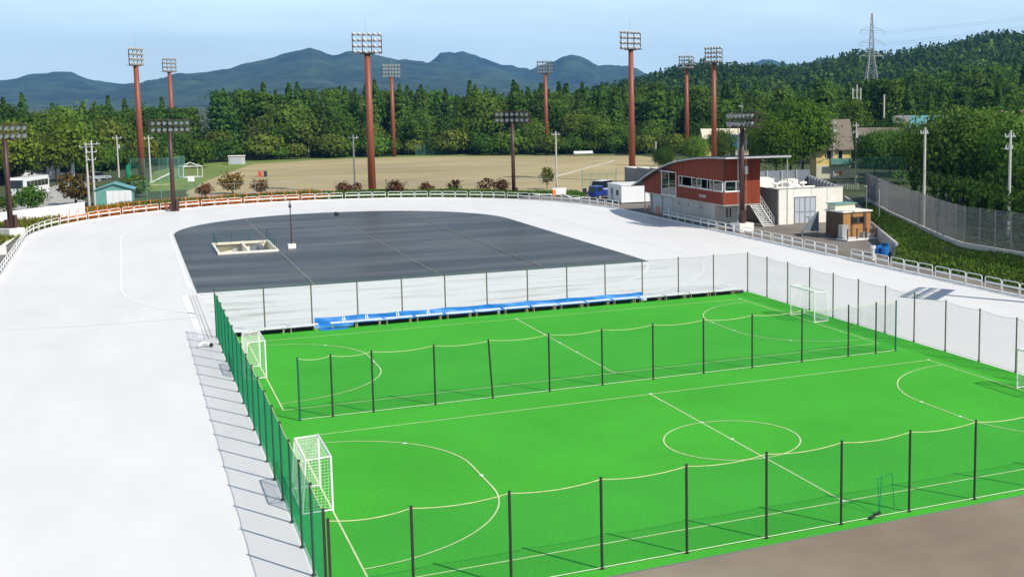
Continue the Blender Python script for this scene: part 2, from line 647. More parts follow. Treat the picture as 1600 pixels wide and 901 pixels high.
# --- pitches
struct('turf', MB().sheet([(4.85, 33.25), (60, 34.0), (60, 34.6), (43.0, 34.6), (43.0, 79.55), (4.85, 79.55)], .02), 'turf')
PW, PL = 17.83, 34.53
for (u0, vm) in ((6.21, 44.89), (6.32, 67.84)):
    b = MB()
    w, z = .065, .026
    a, c = u0, u0 + PL
    lo, hi = vm - PW / 2, vm + PW / 2
    b.strip([(a, lo), (c, lo)], w, z)
    b.strip([(a, hi), (c, hi)], w, z)
    b.strip([(a, lo), (a, hi)], w, z + .004)
    b.strip([(c, lo), (c, hi)], w, z + .004)
    b.strip([(u0 + PL / 2, lo), (u0 + PL / 2, hi)], w, z + .004)
    if vm < 50:
        b.strip(arc((u0 + PL / 2, vm), 3.0, 0, 2 * PI, 48)[:-1], w, z + .008, True)
    for s in (0, 1):
        g = a if s == 0 else c
        sg = 1 if s == 0 else -1
        pts = [(g + sg * math.cos(t) * 6, vm - 1.58 + math.sin(t) * 6) for t in np.linspace(-PI / 2, 0, 16)]
        pts += [(g + sg * math.cos(t) * 6, vm + 1.58 + math.sin(t) * 6) for t in np.linspace(0, PI / 2, 16)]
        b.strip(pts, w, z + .012)
    struct('pitch_marking', b, 'line_court')
    b = MB()
    for (mu, mv) in ((u0 + PL / 2, hi), (u0 + PL / 2, lo), (u0 + PL / 2, vm + 3), (u0 + PL / 2, vm), (u0 + PL / 2, vm - 3),
                     (a + 6, vm), (c - 6, vm + 1.5), (c - 6, vm - 1.5), (c, hi), (c - 4.3, vm - 5.8), (a + 4.2, vm + 5.8)):
        b.box((mu, mv, z + .018), (.16, .12, .01), random.random())
    struct('pitch_marking', b, 'line_white')

# brown apron on the near side, with a paler patch and a kerb edge
struct('apron', MB().sheet([(4.8, 12), (60, 12), (60, 33.9), (4.85, 33.2)], .012), 'apron')
struct('turf_edge', MB().strip([(4.85, 33.23), (60, 33.95)], .05, .024), 'conc_dark')

# --- asphalt yard on the building side, paths, road
yard = [(60.2, 62), (62.5, 78), (62.3, 88), (65.2, 91.5), (75.2, 111), (83, 124), (90, 142), (90, 160), (76, 186), (66, 176), (62.5, 166.5),
        (59.5, 167), (55, 176.5), (52, 174), (56.5, 163.5), (60.2, 148)]
struct('yard', MB().sheet(yard, -.008), 'asphalt')
b = MB()
pl = [Vector(q) for q in ((-10.25, 90), (-10.25, 147), (-10.6, 150), (-11.0, 150), (-11.5, 140), (-11.6, 90))]
struct('path', b.sheet([(p.x, p.y) for p in pl], -.012), 'asphalt')
b = MB()
b.strip([(p.x, p.y) for p in (Vector((-11.9, 90)), Vector((-11.85, 140)), Vector((-11.4, 150)), Vector((-10.3, 156)))], .5, .06)
struct('path_edge', b, 'concrete_light')
b = MB()
rd = [G(60, 340), G(100, 335), G(135, 315), G(110, 305), G(140, 290), G(168, 277), G(150, 275), G(100, 284), G(60, 300), G(20, 312), G(-60, 330), G(-60, 360)]
struct('road', b.sheet([(p.x, p.y) for p in rd], -.012), 'road')
# ball field
bf = [G(x, y) for x, y in ((300, 312), (480, 306), (700, 303), (880, 301), (930, 299), (985, 297), (1085, 290), (1150, 262), (1000, 243.5), (870, 243.5),
                           (690, 244), (600, 246), (520, 249), (430, 253), (395, 256), (350, 272), (310, 287), (290, 300))]
struct('ball_field', MB().sheet([(p.x, p.y) for p in bf], -.016), 'dirt')
lw_ = [G(x, y) for x, y in ((225, 300), (300, 296), (318, 284), (352, 271), (396, 256), (520, 248.8), (690, 243.8), (960, 243.2), (960, 240), (690, 240.5), (520, 244.5), (395, 249), (300, 254), (240, 268))]
struct('lawn', MB().sheet([(p.x, p.y) for p in lw_], -.012), 'lawn')
gv = [G(x, y) for x, y in ((215, 322), (300, 306), (330, 302), (470, 297), (560, 296), (560, 306), (400, 309), (300, 313))]
struct('gravel_strip', MB().sheet([(p.x, p.y) for p in gv], -.010), 'gravel')
# dark wheel tracks and a pale chalk line on the field
b = MB()
b.strip([(p.x, p.y) for p in (G(420, 275), G(520, 267), G(640, 261), G(800, 252))], .5, -.010)
b.strip([(p.x, p.y) for p in (G(380, 292), G(460, 284), G(560, 271))], .4, -.010)
struct('field_track', b, 'gravel')
b = MB()
b.strip([(p.x, p.y) for p in (G(860, 278), G(922, 261), G(960, 251))], .45, -.009)
struct('field_line', b, 'concrete_light')

# --- embankment beside the yard: slope, retaining wall, plateau
toe = [(60.8, 40), (62.0, 62), (62.6, 78), (62.4, 88), (65.4, 91.3), (75.4, 110.9), (83.4, 124.5), (90, 138)]
toez = [0, 0, 0, 0, .95, 1.1, 1.1, 1.1]
crest = [(66.4, 40), (67.0, 62), (67.4, 76), (67.3, 84.5), (69.5, 90.3), (78.5, 111.5), (84.2, 123.2), (91, 137)]
back = [(140, 30), (140, 55), (140, 70), (140, 80), (140, 90), (140, 110), (140, 130), (140, 150)]
b = MB()
n = len(toe)
NS = 6
for i in range(n):
    for k in range(NS + 1):
        t = k / NS
        zz = toez[i] * (1 - t) + 1.5 * (t ** .8)
        b.v.append((toe[i][0] * (1 - t) + crest[i][0] * t, toe[i][1] * (1 - t) + crest[i][1] * t, zz - .01))
    b.v.append((back[i][0], back[i][1], 1.48))
q = NS + 2
for i in range(n - 1):
    for k in range(q - 1):
        b.f.append((i * q + k, i * q + k + 1, (i + 1) * q + k + 1, (i + 1) * q + k))
struct('embankment', b, 'ground')

# retaining wall along the yard
rw = tag(link('retaining_wall', None), 'low grey concrete retaining wall holding the grass slope beside the yard', 'wall')
wl = toe[3:]
b = MB()
edge = MB()
for i in range(len(wl) - 1):
    p, r = Vector(wl[i]), Vector(wl[i + 1])
    d = (r - p).normalized()
    nn = Vector((-d.y, d.x))
    h0 = .02 if i == 0 else 1.2
    h1 = .93 if i == 0 else 1.2
    o = [(p + nn * .0), (r + nn * .0), (r + nn * .25), (p + nn * .25)]
    vs = [(x.x, x.y, -.05) for x in o] + [(o[0].x, o[0].y, h0), (o[1].x, o[1].y, h1), (o[2].x, o[2].y, h1), (o[3].x, o[3].y, h0)]
    (edge if i == 0 else b).add(vs, ((3, 2, 1, 0), (4, 5, 6, 7), (0, 1, 5, 4), (1, 2, 6, 5), (2, 3, 7, 6), (3, 0, 4, 7)))
struct('bank_edge', edge, 'ground')
b.obj('wall_body', 'concrete', rw)

# ---------------------------------------------------------------- hills and mountains
def vnoise(x, y, seed=0):
    """smooth value noise on numpy arrays"""
    xi, yi = np.floor(x).astype(int), np.floor(y).astype(int)
    xf, yf = x - xi, y - yi
    xf, yf = xf * xf * (3 - 2 * xf), yf * yf * (3 - 2 * yf)

    def h(i, j):
        k = (i * 374761393 + j * 668265263 + seed * 1442695) & 0xffffffff
        k = ((k ^ (k >> 13)) * 1274126177) & 0xffffffff
        return ((k ^ (k >> 16)) & 0xffff) / 65535.0
    return (h(xi, yi) * (1 - xf) + h(xi + 1, yi) * xf) * (1 - yf) + (h(xi, yi + 1) * (1 - xf) + h(xi + 1, yi + 1) * xf) * yf


def fbm(x, y, seed=0, oc=5):
    s, a, t = 0, .5, 0
    for k in range(oc):
        s = s + a * vnoise(x * 2 ** k, y * 2 ** k, seed + k)
        t += a
        a *= .5
    return s / t - .5


def terrain_mesh(name, P, nr, nc, mat, smooth=True):
    me = bpy.data.meshes.new(name)
    idx = np.arange(nr * nc).reshape(nr, nc)
    F = np.stack([idx[:-1, :-1], idx[1:, :-1], idx[1:, 1:], idx[:-1, 1:]], -1).reshape(-1, 4)
    set_mesh(me, P.reshape(-1, 3), F)
    me.materials.append(MT[mat] if isinstance(mat, str) else mat)
    if smooth:
        me.shade_smooth()
    return link(name, me)


def set_mesh(me, V, F):
    """F: (n,k) int array"""
    nf, k = F.shape
    me.vertices.add(len(V))
    me.vertices.foreach_set('co', np.ascontiguousarray(V, dtype=np.float32).ravel())
    me.loops.add(nf * k)
    me.loops.foreach_set('vertex_index', np.ascontiguousarray(F, dtype=np.int32).ravel())
    me.polygons.add(nf)
    me.polygons.foreach_set('loop_start', np.arange(0, nf * k, k, dtype=np.int32))
    me.update(calc_edges=True)
    me.validate()


def heading(x):
    d = ray(x, 154)
    return math.atan2(d.x, d.y)


def skyline(pts, D):
    """photo skyline points -> heading and height of the crest at distance D"""
    az, zz = [], []
    for x, y in pts:
        d = ray(x, y)
        az.append(math.atan2(d.x, d.y))
        zz.append(CAM_H + D * d.z / math.hypot(d.x, d.y))
    return np.array(az), np.array(zz)


def mountain(name, pts, D, depth, mat, seed, margin=.25, rough=.32, na=520, nd=110):
    az, zz = skyline(pts, D)
    A = np.linspace(az[0] - margin, az[-1] + margin, na)
    crest = np.interp(A, az, zz)
    edge = np.clip(np.minimum(A - (az[0] - margin), (az[-1] + margin) - A) / margin, 0, 1)
    crest = crest * (.35 + .65 * edge)
    T = np.linspace(-1, 1.0, nd)
    AA, TT = np.meshgrid(A, T, indexing='ij')
    dd = D + TT * depth
    X, Y = np.sin(AA) * dd, np.cos(AA) * dd
    s = depth * .42
    gul = fbm(X / s + 7, Y / s, seed) + .5 * np.abs(fbm(X / (s * .35), Y / (s * .35), seed + 9))
    fall = (1 - np.abs(TT)) ** 1.15
    Z = crest[:, None] * fall * (1 + rough * 4 * gul * np.clip(np.abs(TT) * 3.2, 0, 1) * (1 - np.abs(TT)))
    fine = fbm(X / (depth * .05), Y / (depth * .05), seed + 3)
    Z = Z + fine * 16 * np.clip(fall * 3, 0, 1) * np.clip(np.abs(TT) * 8, .2, 1)
    Z = Z + (fbm(X / 45, Y / 45, seed + 5, 2) * 16) * np.clip(fall * 3, 0, 1)
    Z[:, 0] = -30
    Z[:, -1] = -30
    Z = np.maximum(Z, -30)
    P = np.stack([X, Y, Z], -1)
    o = terrain_mesh(name, P, na, nd, mat)
    o['kind'] = 'structure'
    return o


MT['mtn'] = pm('mountain_forest', (.003, .012, .008), .95, .45, .009, 12, .0, col2=(.062, .105, .045), big=.35, bigscale=.0022)
mountain('mountain', [(-80, 130), (0, 127), (50, 117), (90, 113), (110, 113), (130, 119), (160, 128), (190, 131), (230, 132), (270, 140), (330, 150)],
         5200, 1700, 'mtn', 3)
mountain('mountain', [(150, 150), (200, 134), (240, 124), (280, 115), (330, 111), (370, 104), (400, 96), (440, 86), (470, 77), (484, 75), (500, 79), (520, 86), (535, 83), (550, 80),
                      (575, 84), (620, 92), (660, 97), (674, 98), (720, 103), (780, 112), (850, 125), (960, 140)], 4600, 1900, 'mtn', 11)
mountain('mountain', [(600, 130), (640, 112), (674, 96), (683, 88), (688, 82.5), (700, 81.5), (712, 82), (722, 81), (740, 87), (770, 98), (785, 102), (800, 103), (818, 107), (840, 115), (900, 135)],
         5600, 1500, 'mtn', 23)
mountain('mountain', [(800, 130), (822, 112), (840, 104), (865, 97), (880, 88), (893, 86), (905, 88), (920, 95), (935, 104), (950, 103), (965, 102), (980, 101), (995, 106), (1018, 122), (1060, 140)],
         5000, 1400, 'mtn', 37)
mountain('mountain', [(1130, 125), (1160, 103), (1175, 98), (1190, 92), (1200, 92.5), (1222, 98), (1240, 102), (1262, 97), (1285, 91), (1300, 91), (1340, 105), (1400, 125)],
         6200, 1400, 'mtn', 41)

# wooded hill on the right: a rising terrain
HX = [(880, 150), (940, 142), (1000, 128), (1040, 117), (1075, 107), (1110, 104), (1150, 108), (1200, 108), (1250, 108), (1290, 101), (1330, 88), (1350, 86), (1400, 90), (1435, 79),
      (1480, 77), (1520, 64), (1545, 59), (1575, 58), (1600, 60), (1700, 50), (1900, 40), (2200, 60)]
H_AZ, H_Z = skyline([(x, y + 21) for x, y in HX], 1150)
NEARH = [(1000, 206), (1300, 202), (1400, 184), (1500, 170), (1600, 162), (1750, 150), (2200, 150)]
N_AZ, N_Z = skyline(NEARH, 520)


def hill_z(X, Y):
    az = np.arctan2(X, Y)
    d = np.hypot(X, Y)
    c1 = np.interp(az, H_AZ, H_Z, left=0, right=40)
    c2 = np.clip(np.interp(az, N_AZ, N_Z, left=0, right=20), 0, None)
    t = np.clip((d - 560) / (1150 - 560), 0, 1)
    far = c1 * (t * t * (3 - 2 * t))
    t2 = np.clip((d - 250) / (520 - 250), 0, 1)
    near = c2 * (t2 * t2 * (3 - 2 * t2)) * np.clip(1 - (d - 520) / 700, 0, 1)
    dn = np.clip(1 - (d - 1150) / 700, 0, 1)
    lump = fbm(X / 120, Y / 120, 5, 3) * 14 * np.clip((d - 420) / 300, 0, 1) * np.clip((1150 - d) / 250, 0, 1) * np.clip(c1 / 30, 0, 1)
    return np.maximum(near, far) * dn + np.clip(lump, -6, 12) - .6 * (1 - t2) - .1


na, nd = 160, 90
A = np.linspace(H_AZ[0] - .02, H_AZ[-1] + .25, na)
Dd = np.concatenate([np.linspace(245, 700, 40), np.linspace(712, 1900, 50)])
AA, DD = np.meshgrid(A, Dd, indexing='ij')
X, Y = np.sin(AA) * DD, np.cos(AA) * DD
Z = hill_z(X, Y)
Z[:, -1] = -5
o = terrain_mesh('hill', np.stack([X, Y, Z], -1), na, nd, 'hillsoil')
o['kind'] = 'structure'


# ================================================================== TREES
def leaf_quads(C, size, flat=.0, seed=0, N=None):
    """C: (n,3) leaf centres (N: the way each leaf faces) -> verts, faces of leaf quads"""
    r = np.random.default_rng(seed)
    n = len(C)
    if N is None:
        N = r.normal(size=(n, 3))
    else:
        N = N + r.normal(size=(n, 3)) * .42
    N = N / (np.linalg.norm(N, axis=1)[:, None] + 1e-9)
    t = r.normal(size=(n, 3))
    a = np.cross(N, t)
    a /= np.linalg.norm(a, axis=1)[:, None] + 1e-9
    b = np.cross(N, a)
    s = size * r.uniform(.6, 1.3, size=(n, 1))
    a, b = a * s, b * s * r.uniform(.5, .9, size=(n, 1))
    V = np.stack([C - a, C - b * .9, C + a, C + b], 1).reshape(-1, 3)
    Fq = np.arange(n * 4).reshape(n, 4)
    return V, Fq


def faced(c, q, up):
    """facing of the leaves of one clump centred at c with offsets q"""
    o = np.array([c[0], c[1], 0.0])
    o /= np.linalg.norm(o) + 1e-6
    qn = q / (np.linalg.norm(q, axis=1)[:, None] + 1e-6)
    return qn * .75 + o * .75 + np.array([0, 0, up])


def crown_points(kind, h, w, ncl, nl, seed):
    """leaf centres of one crown"""
    r = np.random.default_rng(seed)
    pts, nrm = [], []
    if kind in ('round', 'wide'):
        base = .30 if kind == 'round' else .22
        ax = np.array([w / 2, w / 2, h * (1 - base) / 2])
        c0 = np.array([0, 0, h * (base + (1 - base) / 2)])
        for k in range(ncl):
            u = r.normal(size=3)
            u /= np.linalg.norm(u)
            rad = r.uniform(.45, 1.0) ** .6
            c = c0 + u * ax * rad * np.array([1, 1, 1]) * r.uniform(.82, 1.1)
            if c[2] < h * base * .8:
                c[2] = h * base * r.uniform(.8, 1.2)
            cr = w * r.uniform(.08, .16)
            q = r.normal(size=(nl, 3)) * cr * np.array([1, 1, .6])
            pts.append(c + q)
            nrm.append(faced(c, q, .35))
    elif kind == 'pine':
        nlay = max(6, ncl // 5)
        for k in range(ncl):
            t = (k + r.uniform(0, 1)) / ncl
            lay = math.floor(t * nlay) / nlay + r.uniform(-.01, .03)
            z = h * (.32 + .66 * lay)
            env = w / 2 * (1.0 if lay < .25 else (1 - (lay - .25) / .78) ** .7)
            an = r.uniform(0, 2 * PI)
            rr = env * r.uniform(.25, 1.05)
            cr = w * r.uniform(.07, .13)
            q = r.normal(size=(nl, 3)) * cr * np.array([1.25, 1.25, .38])
            c = np.array([math.cos(an) * rr, math.sin(an) * rr, z - .06 * rr])
            pts.append(c + q)
            nrm.append(faced(c, q, .7))
    elif kind == 'cone':
        for k in range(ncl):
            t = (k + r.uniform(0, 1)) / ncl
            z = h * (.12 + .87 * t)
            env = w / 2 * (1 - t) ** 1.0 + .06
            an = r.uniform(0, 2 * PI)
            rr = env * r.uniform(.35, 1.0)
            cr = (w * .085) * (1.12 - .98 * t)
            q = r.normal(size=(nl, 3)) * cr * np.array([1.1, 1.1, .55])
            c = np.array([math.cos(an) * rr, math.sin(an) * rr, z - .25 * rr])
            pts.append(c + q)
            nrm.append(faced(c, q, .5))
    return np.concatenate(pts), np.concatenate(nrm)


def tree_meshes(kind, h, w, ncl, nl, leaf, fmat, seed, bark='bark', flat=.0, trunk_r=None):
    C, Nn = crown_points(kind, h, w, ncl, nl, seed)
    V, Fq = leaf_quads(C, leaf, flat, seed + 1, Nn)
    cm = bpy.data.meshes.new('crown')
    set_mesh(cm, V, Fq)
    cm.materials.append(MT[fmat])
    r = random.Random(seed)
    tr = trunk_r or h * .014 + .05
    mb = MB()
    top = h * (.93 if kind in ('cone', 'pine') else .72)
    pts, rad = [], []
    for k in range(7):
        t = k / 6
        pts.append((r.uniform(-1, 1) * .02 * h * t * (kind != 'cone'), r.uniform(-1, 1) * .02 * h * t * (kind != 'cone'), top * t - .15 * (k == 0)))
        rad.append(tr * (1.25 if k == 0 else 1 - .8 * t))
    mb.path(pts, tr, 7, rad)
    nb = 9 if kind != 'cone' else 0
    for k in range(nb):
        t = r.uniform(.38, .9)
        an = r.uniform(0, 2 * PI)
        i = min(5, int(t * 6))
        p = Vector(pts[i]).lerp(Vector(pts[i + 1]), t * 6 - i)
        L = w * .42 * r.uniform(.6, 1) * (1 - .45 * t if kind == 'pine' else 1)
        up = .12 if kind == 'pine' else .7
        q1 = p + Vector((math.cos(an) * L * .5, math.sin(an) * L * .5, L * up * .55))
        q2 = p + Vector((math.cos(an) * L, math.sin(an) * L, L * up * .8))
        mb.path([p, q1, q2], tr * .4, 5, [tr * .45, tr * .3, tr * .1])
    tm = mb.mesh('trunk', bark, True)
    return tm, cm


PROTO = {}


def proto(key, *a, **k):
    PROTO[key] = tree_meshes(*a, **k)


def plant(key, name, loc, s, label, cat='tree', group=None, rz=None, sz=None):
    tm, cm = PROTO[key]
    o = thing(name, loc, label, cat, group, random.uniform(0, 2 * PI) if rz is None else rz)
    o.scale = (s, s, sz or s)
    link('trunk', tm, o)
    link('crown', cm, o)
    return o


for k in range(4):
    proto('pine%d' % k, 'pine', 18, 8.4, 120, 30, .40, 'f_pine' if k % 2 else 'f_pine2', 100 + k, flat=.35)
for k in range(3):
    proto('cone%d' % k, 'cone', 18, 7.6, 170, 22, .36, 'f_pine' if k != 1 else 'f_pine2', 120 + k, flat=.2)
for k in range(4):
    proto('round%d' % k, 'round', 12, 9.5, 120, 32, .36, ('f_green', 'f_dark', 'f_green', 'f_olive')[k], 140 + k)
for k in range(2):
    proto('bright%d' % k, 'round', 10, 6.2, 80, 24, .34, 'f_yellow' if k == 0 else 'f_bright', 150 + k)
proto('birch0', 'round', 13, 8.5, 60, 15, .42, 'f_olive', 160, bark='bark_pale', trunk_r=.2)
for k in range(3):
    proto('shrub%d' % k, 'wide', 4.6, 6.4, 80, 22, .30, ('f_green', 'f_olive', 'f_dark')[k], 170 + k)

# polyline of the forest edge
EDGE = [(-62, 196), (-36, 222), (-14, 262), (8, 296), (29, 311), (53, 313), (76, 313), (102, 297), (120, 290), (146, 268), (168, 246), (190, 222)]


def along(poly, step, off=0.0, jit=.35):
    """spots every step along a polyline, shifted off to its left-hand (outer) side"""
    out = []
    acc = random.uniform(0, step)
    for i in range(len(poly) - 1):
        p, q = Vector(poly[i]), Vector(poly[i + 1])
        L = (q - p).length
        d = (q - p) / L
        nn = Vector((-d.y, d.x))
        while acc < L:
            c = p + d * acc + nn * off
            out.append((c.x + random.uniform(-1, 1) * step * jit, c.y + random.uniform(-1, 1) * step * jit))
            acc += step
        acc -= L
    return out


def screen_x(u, v, z=0):
    d = Vector((u, v, z - CAM_H))
    return CX + F_PX * d.dot(R_) / d.dot(_fw)


def gz(u, v):
    if math.hypot(u, v) < 252 or math.atan2(u, v) < H_AZ[0]:
        return 0.0
    return max(0.0, float(hill_z(np.array([u]), np.array([v]))[0]))


LBL = {
    'pine': ('pine_tree', 'tall dark green pine with layered boughs in the forest past the ball field', 'pines in the forest past the ball field'),
    'cone': ('conifer_tree', 'pointed dark green conifer in the forest past the ball field', 'conifers in the forest past the ball field'),
    'round': ('leafy_tree', 'round crowned leafy green tree in the forest past the ball field', 'leafy trees in the forest past the ball field'),
    'shrub': ('low_tree', 'low spreading bush at the foot of the forest along the ball field', 'bushes along the forest edge'),
    'bright': ('young_tree', 'slender yellow green young tree along the access road behind the bus', 'young trees along the access road'),
    'birch': ('birch_tree', 'pale trunked loose crowned birch at the forest edge of the ball field', 'birches at the forest edge'),
}


def forest_tree(kind, u, v, s, var=None):
    n, l, g = LBL[kind]
    nv = {'pine': 4, 'cone': 3, 'round': 4, 'bright': 2, 'birch': 1, 'shrub': 3}[kind]
    k = random.randrange(nv) if var is None else var
    return plant('%s%d' % (kind, k), n, (u, v, gz(u, v) - .1), s, l, 'tree', g, sz=s * random.uniform(.94, 1.05))


cnt = 0
for (u, v) in along(EDGE, 5.4, 2.0, .4):                  # skirt of bushes
    if not -60 < screen_x(u, v) < 1240:
        continue
    forest_tree('shrub', u, v, random.uniform(.7, 1.35))
for (u, v) in along(EDGE, 8.0, 6.5, .4):
    x = screen_x(u, v)
    if not -60 < x < 1240:
        continue
    if 380 < x < 530 and random.random() < .55:
        forest_tree('birch', u, v, random.uniform(.8, 1.1))
    else:
        forest_tree('round', u, v, random.uniform(.6, .95), random.choice((0, 0, 1, 2, 3)))
for row, off in enumerate((11, 16, 22, 29, 37, 46, 57)):
    for (u, v) in along(EDGE, 5.8 + row * .25, off, .40):
        x = screen_x(u, v)
        if not -60 < x < 1200:
            continue
        t = random.random()
        lo = .80 if x < 330 else .95
        if t < (.30 if row > 1 else .40):
            forest_tree('pine', u, v, random.uniform(.80, 1.06) * lo)
        elif t < (.84 if row > 1 else .66):
            forest_tree('cone', u, v, random.uniform(.86, 1.16) * lo)
        else:
            forest_tree('round', u, v, random.uniform(1.0, 1.4) * lo, random.choice((0, 1, 1, 2)))

# close the ranks behind the corner of the forest edge
for x0 in range(345, 1130, 17):
    for d0 in (352, 372):
        p = AZD(x0 + random.uniform(-7, 7), d0 + random.uniform(-9, 9))
        if p.y < 300 and p.x < 110:
            continue
        k = random.choice(('cone', 'pine', 'cone', 'cone', 'round'))
        forest_tree(k, p.x, p.y, random.uniform(.84, 1.08) * (1.3 if k == 'round' else 1), random.choice((0, 1, 2)))

# yellow-green young trees along the road, left
for (u, v) in along([(-36, 212), (-26, 222), (-14, 246), (-6, 262)], 4.2, 1.0, .45) + along([(-38, 214), (-28, 226), (-15, 250)], 5.0, 6, .45):
    forest_tree('bright', u, v, random.uniform(.75, 1.15), 0 if random.random() < .62 else 1)

# ---- forest on the hill, too far to tell its trees apart
def canopy(name, n, d0, d1, x0, x1, hmin, hmax, mat, seed, quads=34, leaf=1.25, conif=.5, ww=.42, thin=None):
    r = np.random.default_rng(seed)
    d = np.sqrt(r.uniform(d0 ** 2, d1 ** 2, n))
    az = r.uniform(heading(x0), heading(x1), n)
    u, v = np.sin(az) * d, np.cos(az) * d
    keep = np.ones(n, bool)
    if thin is not None:
        keep = thin(u, v, d, az)
    u, v = u[keep], v[keep]
    n = len(u)
    z = hill_z(u, v)
    z = np.maximum(z, 0)
    h = r.uniform(hmin, hmax, n)
    w = h * ww * r.uniform(.8, 1.25, n)
    con = r.uniform(size=n) < conif
    t = r.uniform(0, 1, (n, quads))
    an = r.uniform(0, 2 * PI, (n, quads))
    sph = np.sqrt(np.clip(1 - (2 * t - 1) ** 2, 0, 1))
    cone = (1 - t) ** .9 + .06
    rr = np.where(con[:, None], cone * .5, sph * .62) * w[:, None] * r.uniform(.75, 1.1, (n, quads))
    zz = np.where(con[:, None], .12 + .9 * t, .25 + .72 * t) * h[:, None]
    C = np.stack([u[:, None] + np.cos(an) * rr, v[:, None] + np.sin(an) * rr, z[:, None] + zz], -1).reshape(-1, 3)
    Nn = np.stack([np.cos(an), np.sin(an), np.where(con[:, None], .6, (2 * t - 1) * 1.2 + .3)], -1).reshape(-1, 3)
    V, Fq = leaf_quads(C, leaf, .25, seed + 1, Nn)
    me = bpy.data.meshes.new(name)
    set_mesh(me, V, Fq)
    me.materials.append(MT[mat])
    return tag(link(name, me), 'dense dark green woodland covering the hill behind the town' if mat == 'f_hill' else 'dense mixed green woodland covering the hill behind the town', 'woodland', kind='stuff')


canopy('hill_forest', 5200, 560, 1230, 900, 1680, 5, 19, 'f_hill', 301, conif=.55, leaf=1.35)
canopy('hill_forest', 2600, 560, 1230, 900, 1680, 5, 17, 'f_hill2', 303, conif=.15, leaf=1.35)

# nearer woodland right of the field: single trees up to 460 m, then one mass
def right_ok(u, v):
    x = screen_x(u, v)
    return 1150 < x < 1690


n_r = 0
rr_ = random.Random(5)
while n_r < 150:
    d = math.sqrt(rr_.uniform(285 ** 2, 470 ** 2))
    az = rr_.uniform(heading(1160), heading(1680))
    u, v = math.sin(az) * d, math.cos(az) * d
    x = screen_x(u, v)
    if abs(x - 1360) < 12 and d > 440:
        continue
    t = rr_.random()
    kind = 'pine' if t < .42 else ('cone' if t < .68 else 'round')
    k = rr_.randrange({'pine': 4, 'cone': 3, 'round': 3}[kind])
    nm = {'pine': 'pine_tree', 'cone': 'conifer_tree', 'round': 'leafy_tree'}[kind]
    lb = {'pine': 'dark pine on the wooded slope behind the brown roofed house', 'cone': 'pointed conifer on the wooded slope behind the brown roofed house',
          'round': 'leafy green tree on the wooded slope behind the brown roofed house'}[kind]
    s = rr_.uniform(.75, 1.08)
    plant('%s%d' % (kind, k), nm, (u, v, gz(u, v) - .1), s * (1.15 if kind == 'round' else 1), lb, 'tree', nm.replace('_', ' ') + 's on the wooded slope')
    n_r += 1
canopy('slope_forest', 900, 440, 640, 1130, 1690, 12, 18, 'f_hill', 311, quads=60, leaf=1.0, conif=.55)
canopy('slope_forest', 420, 440, 640, 1130, 1690, 11, 16, 'f_hill2', 313, quads=60, leaf=1.0, conif=.2)

# ================================================================== NET FENCES
NETM = {}


def net_mesh(L, H, sag, cell=.05, r=.0018, mat='net', key=None):
    key = key or (round(L, 2), round(H, 2), round(sag, 2), mat)
    if key in NETM:
        return NETM[key]
    vs, fs = [], []

    def thr(p, q):
        p, q = Vector(p), Vector(q)
        d = (q - p).normalized()
        a = d.orthogonal().normalized()
        c = d.cross(a)
        o = len(vs)
        for e in (p, q):
            for k in range(3):
                t = 2 * PI * k / 3
                vs.append(tuple(e + (a * math.cos(t) + c * math.sin(t)) * r))
        for k in range(3):
            fs.append((o + k, o + (k + 1) % 3, o + 3 + (k + 1) % 3, o + 3 + k))
    nx, nz = int(L / cell), int(H / cell)
    for i in range(1, nx):
        x = L * i / nx
        top = H - sag * 4 * (x / L) * (1 - x / L)
        thr((x, 0, .03), (x, 0, top))
    for j in range(1, nz):
        z = H * j / nz
        if z > H - sag:
            continue
        thr((0, 0, z), (L, 0, z))
    me = bpy.data.meshes.new('net_panel')
    me.from_pydata(vs, [], fs)
    me.materials.append(MT[mat])
    me.update()
    NETM[key] = me
    return me


POSTM = {}


def post_mesh(H, r, mat):
    k = (H, r, mat)
    if k not in POSTM:
        mb = MB().tube((0, 0, -.02), (0, 0, H), r, 10)
        mb.tube((0, 0, H), (0, 0, H + .025), r * 1.12, 10)
        mb.tube((0, 0, .0), (0, 0, .05), r * 1.8, 10)
        POSTM[k] = mb.mesh('post', mat, False)
    return POSTM[k]


def net_fence(pts, label, H=3.0, sag=.12, post='post_dark', rope='rope', foot=True, pr=.045, lean=(), skip=()):
    """one fence along 2D points, a post at each point and a net between"""
    o = tag(link('net_fence', None), label, 'fence')
    o.location = (pts[0][0], pts[0][1], .02)
    base = Vector((pts[0][0], pts[0][1], .02))
    for i, p in enumerate(pts):
        if i in skip:
            continue
        c = link('post', post_mesh(H, pr, post if isinstance(post, str) else post[i]), o)
        c.location = Vector((p[0], p[1], .02)) - base
        if i in lean:
            c.rotation_euler = (0, math.radians(-3), 0)
    L0 = (Vector(pts[1]) - Vector(pts[0])).length
    rp = MB()
    ft = MB()
    for i in range(len(pts) - 1):
        p, q = Vector(pts[i]), Vector(pts[i + 1])
        d = q - p
        L = d.length
        sg = sag * (.7 + .6 * ((i * 37) % 10) / 10)
        c = link('net_panel', net_mesh(3.0, H - .06, sag), o)
        c.location = Vector((p.x, p.y, .02)) - base
        c.rotation_euler = (0, 0, math.atan2(d.y, d.x))
        c.scale = (L / 3.0, 1, 1)
        top = [Vector((p.x, p.y, .02)) - base + Vector((d.x * t, d.y * t, H - .05 - sag * 4 * t * (1 - t))) for t in np.linspace(0, 1, 9)]
        rp.path(top, .014 if rope == 'rope' else .008, 5)
        if foot:
            ft.path([Vector((p.x, p.y, .02)) - base + Vector((d.x * t, d.y * t, .05)) for t in (0, .5, 1)], .014, 5)
    rp.obj('rope', rope, o)
    if foot:
        ft.obj('foot_rope', 'rope_white', o)
    return o


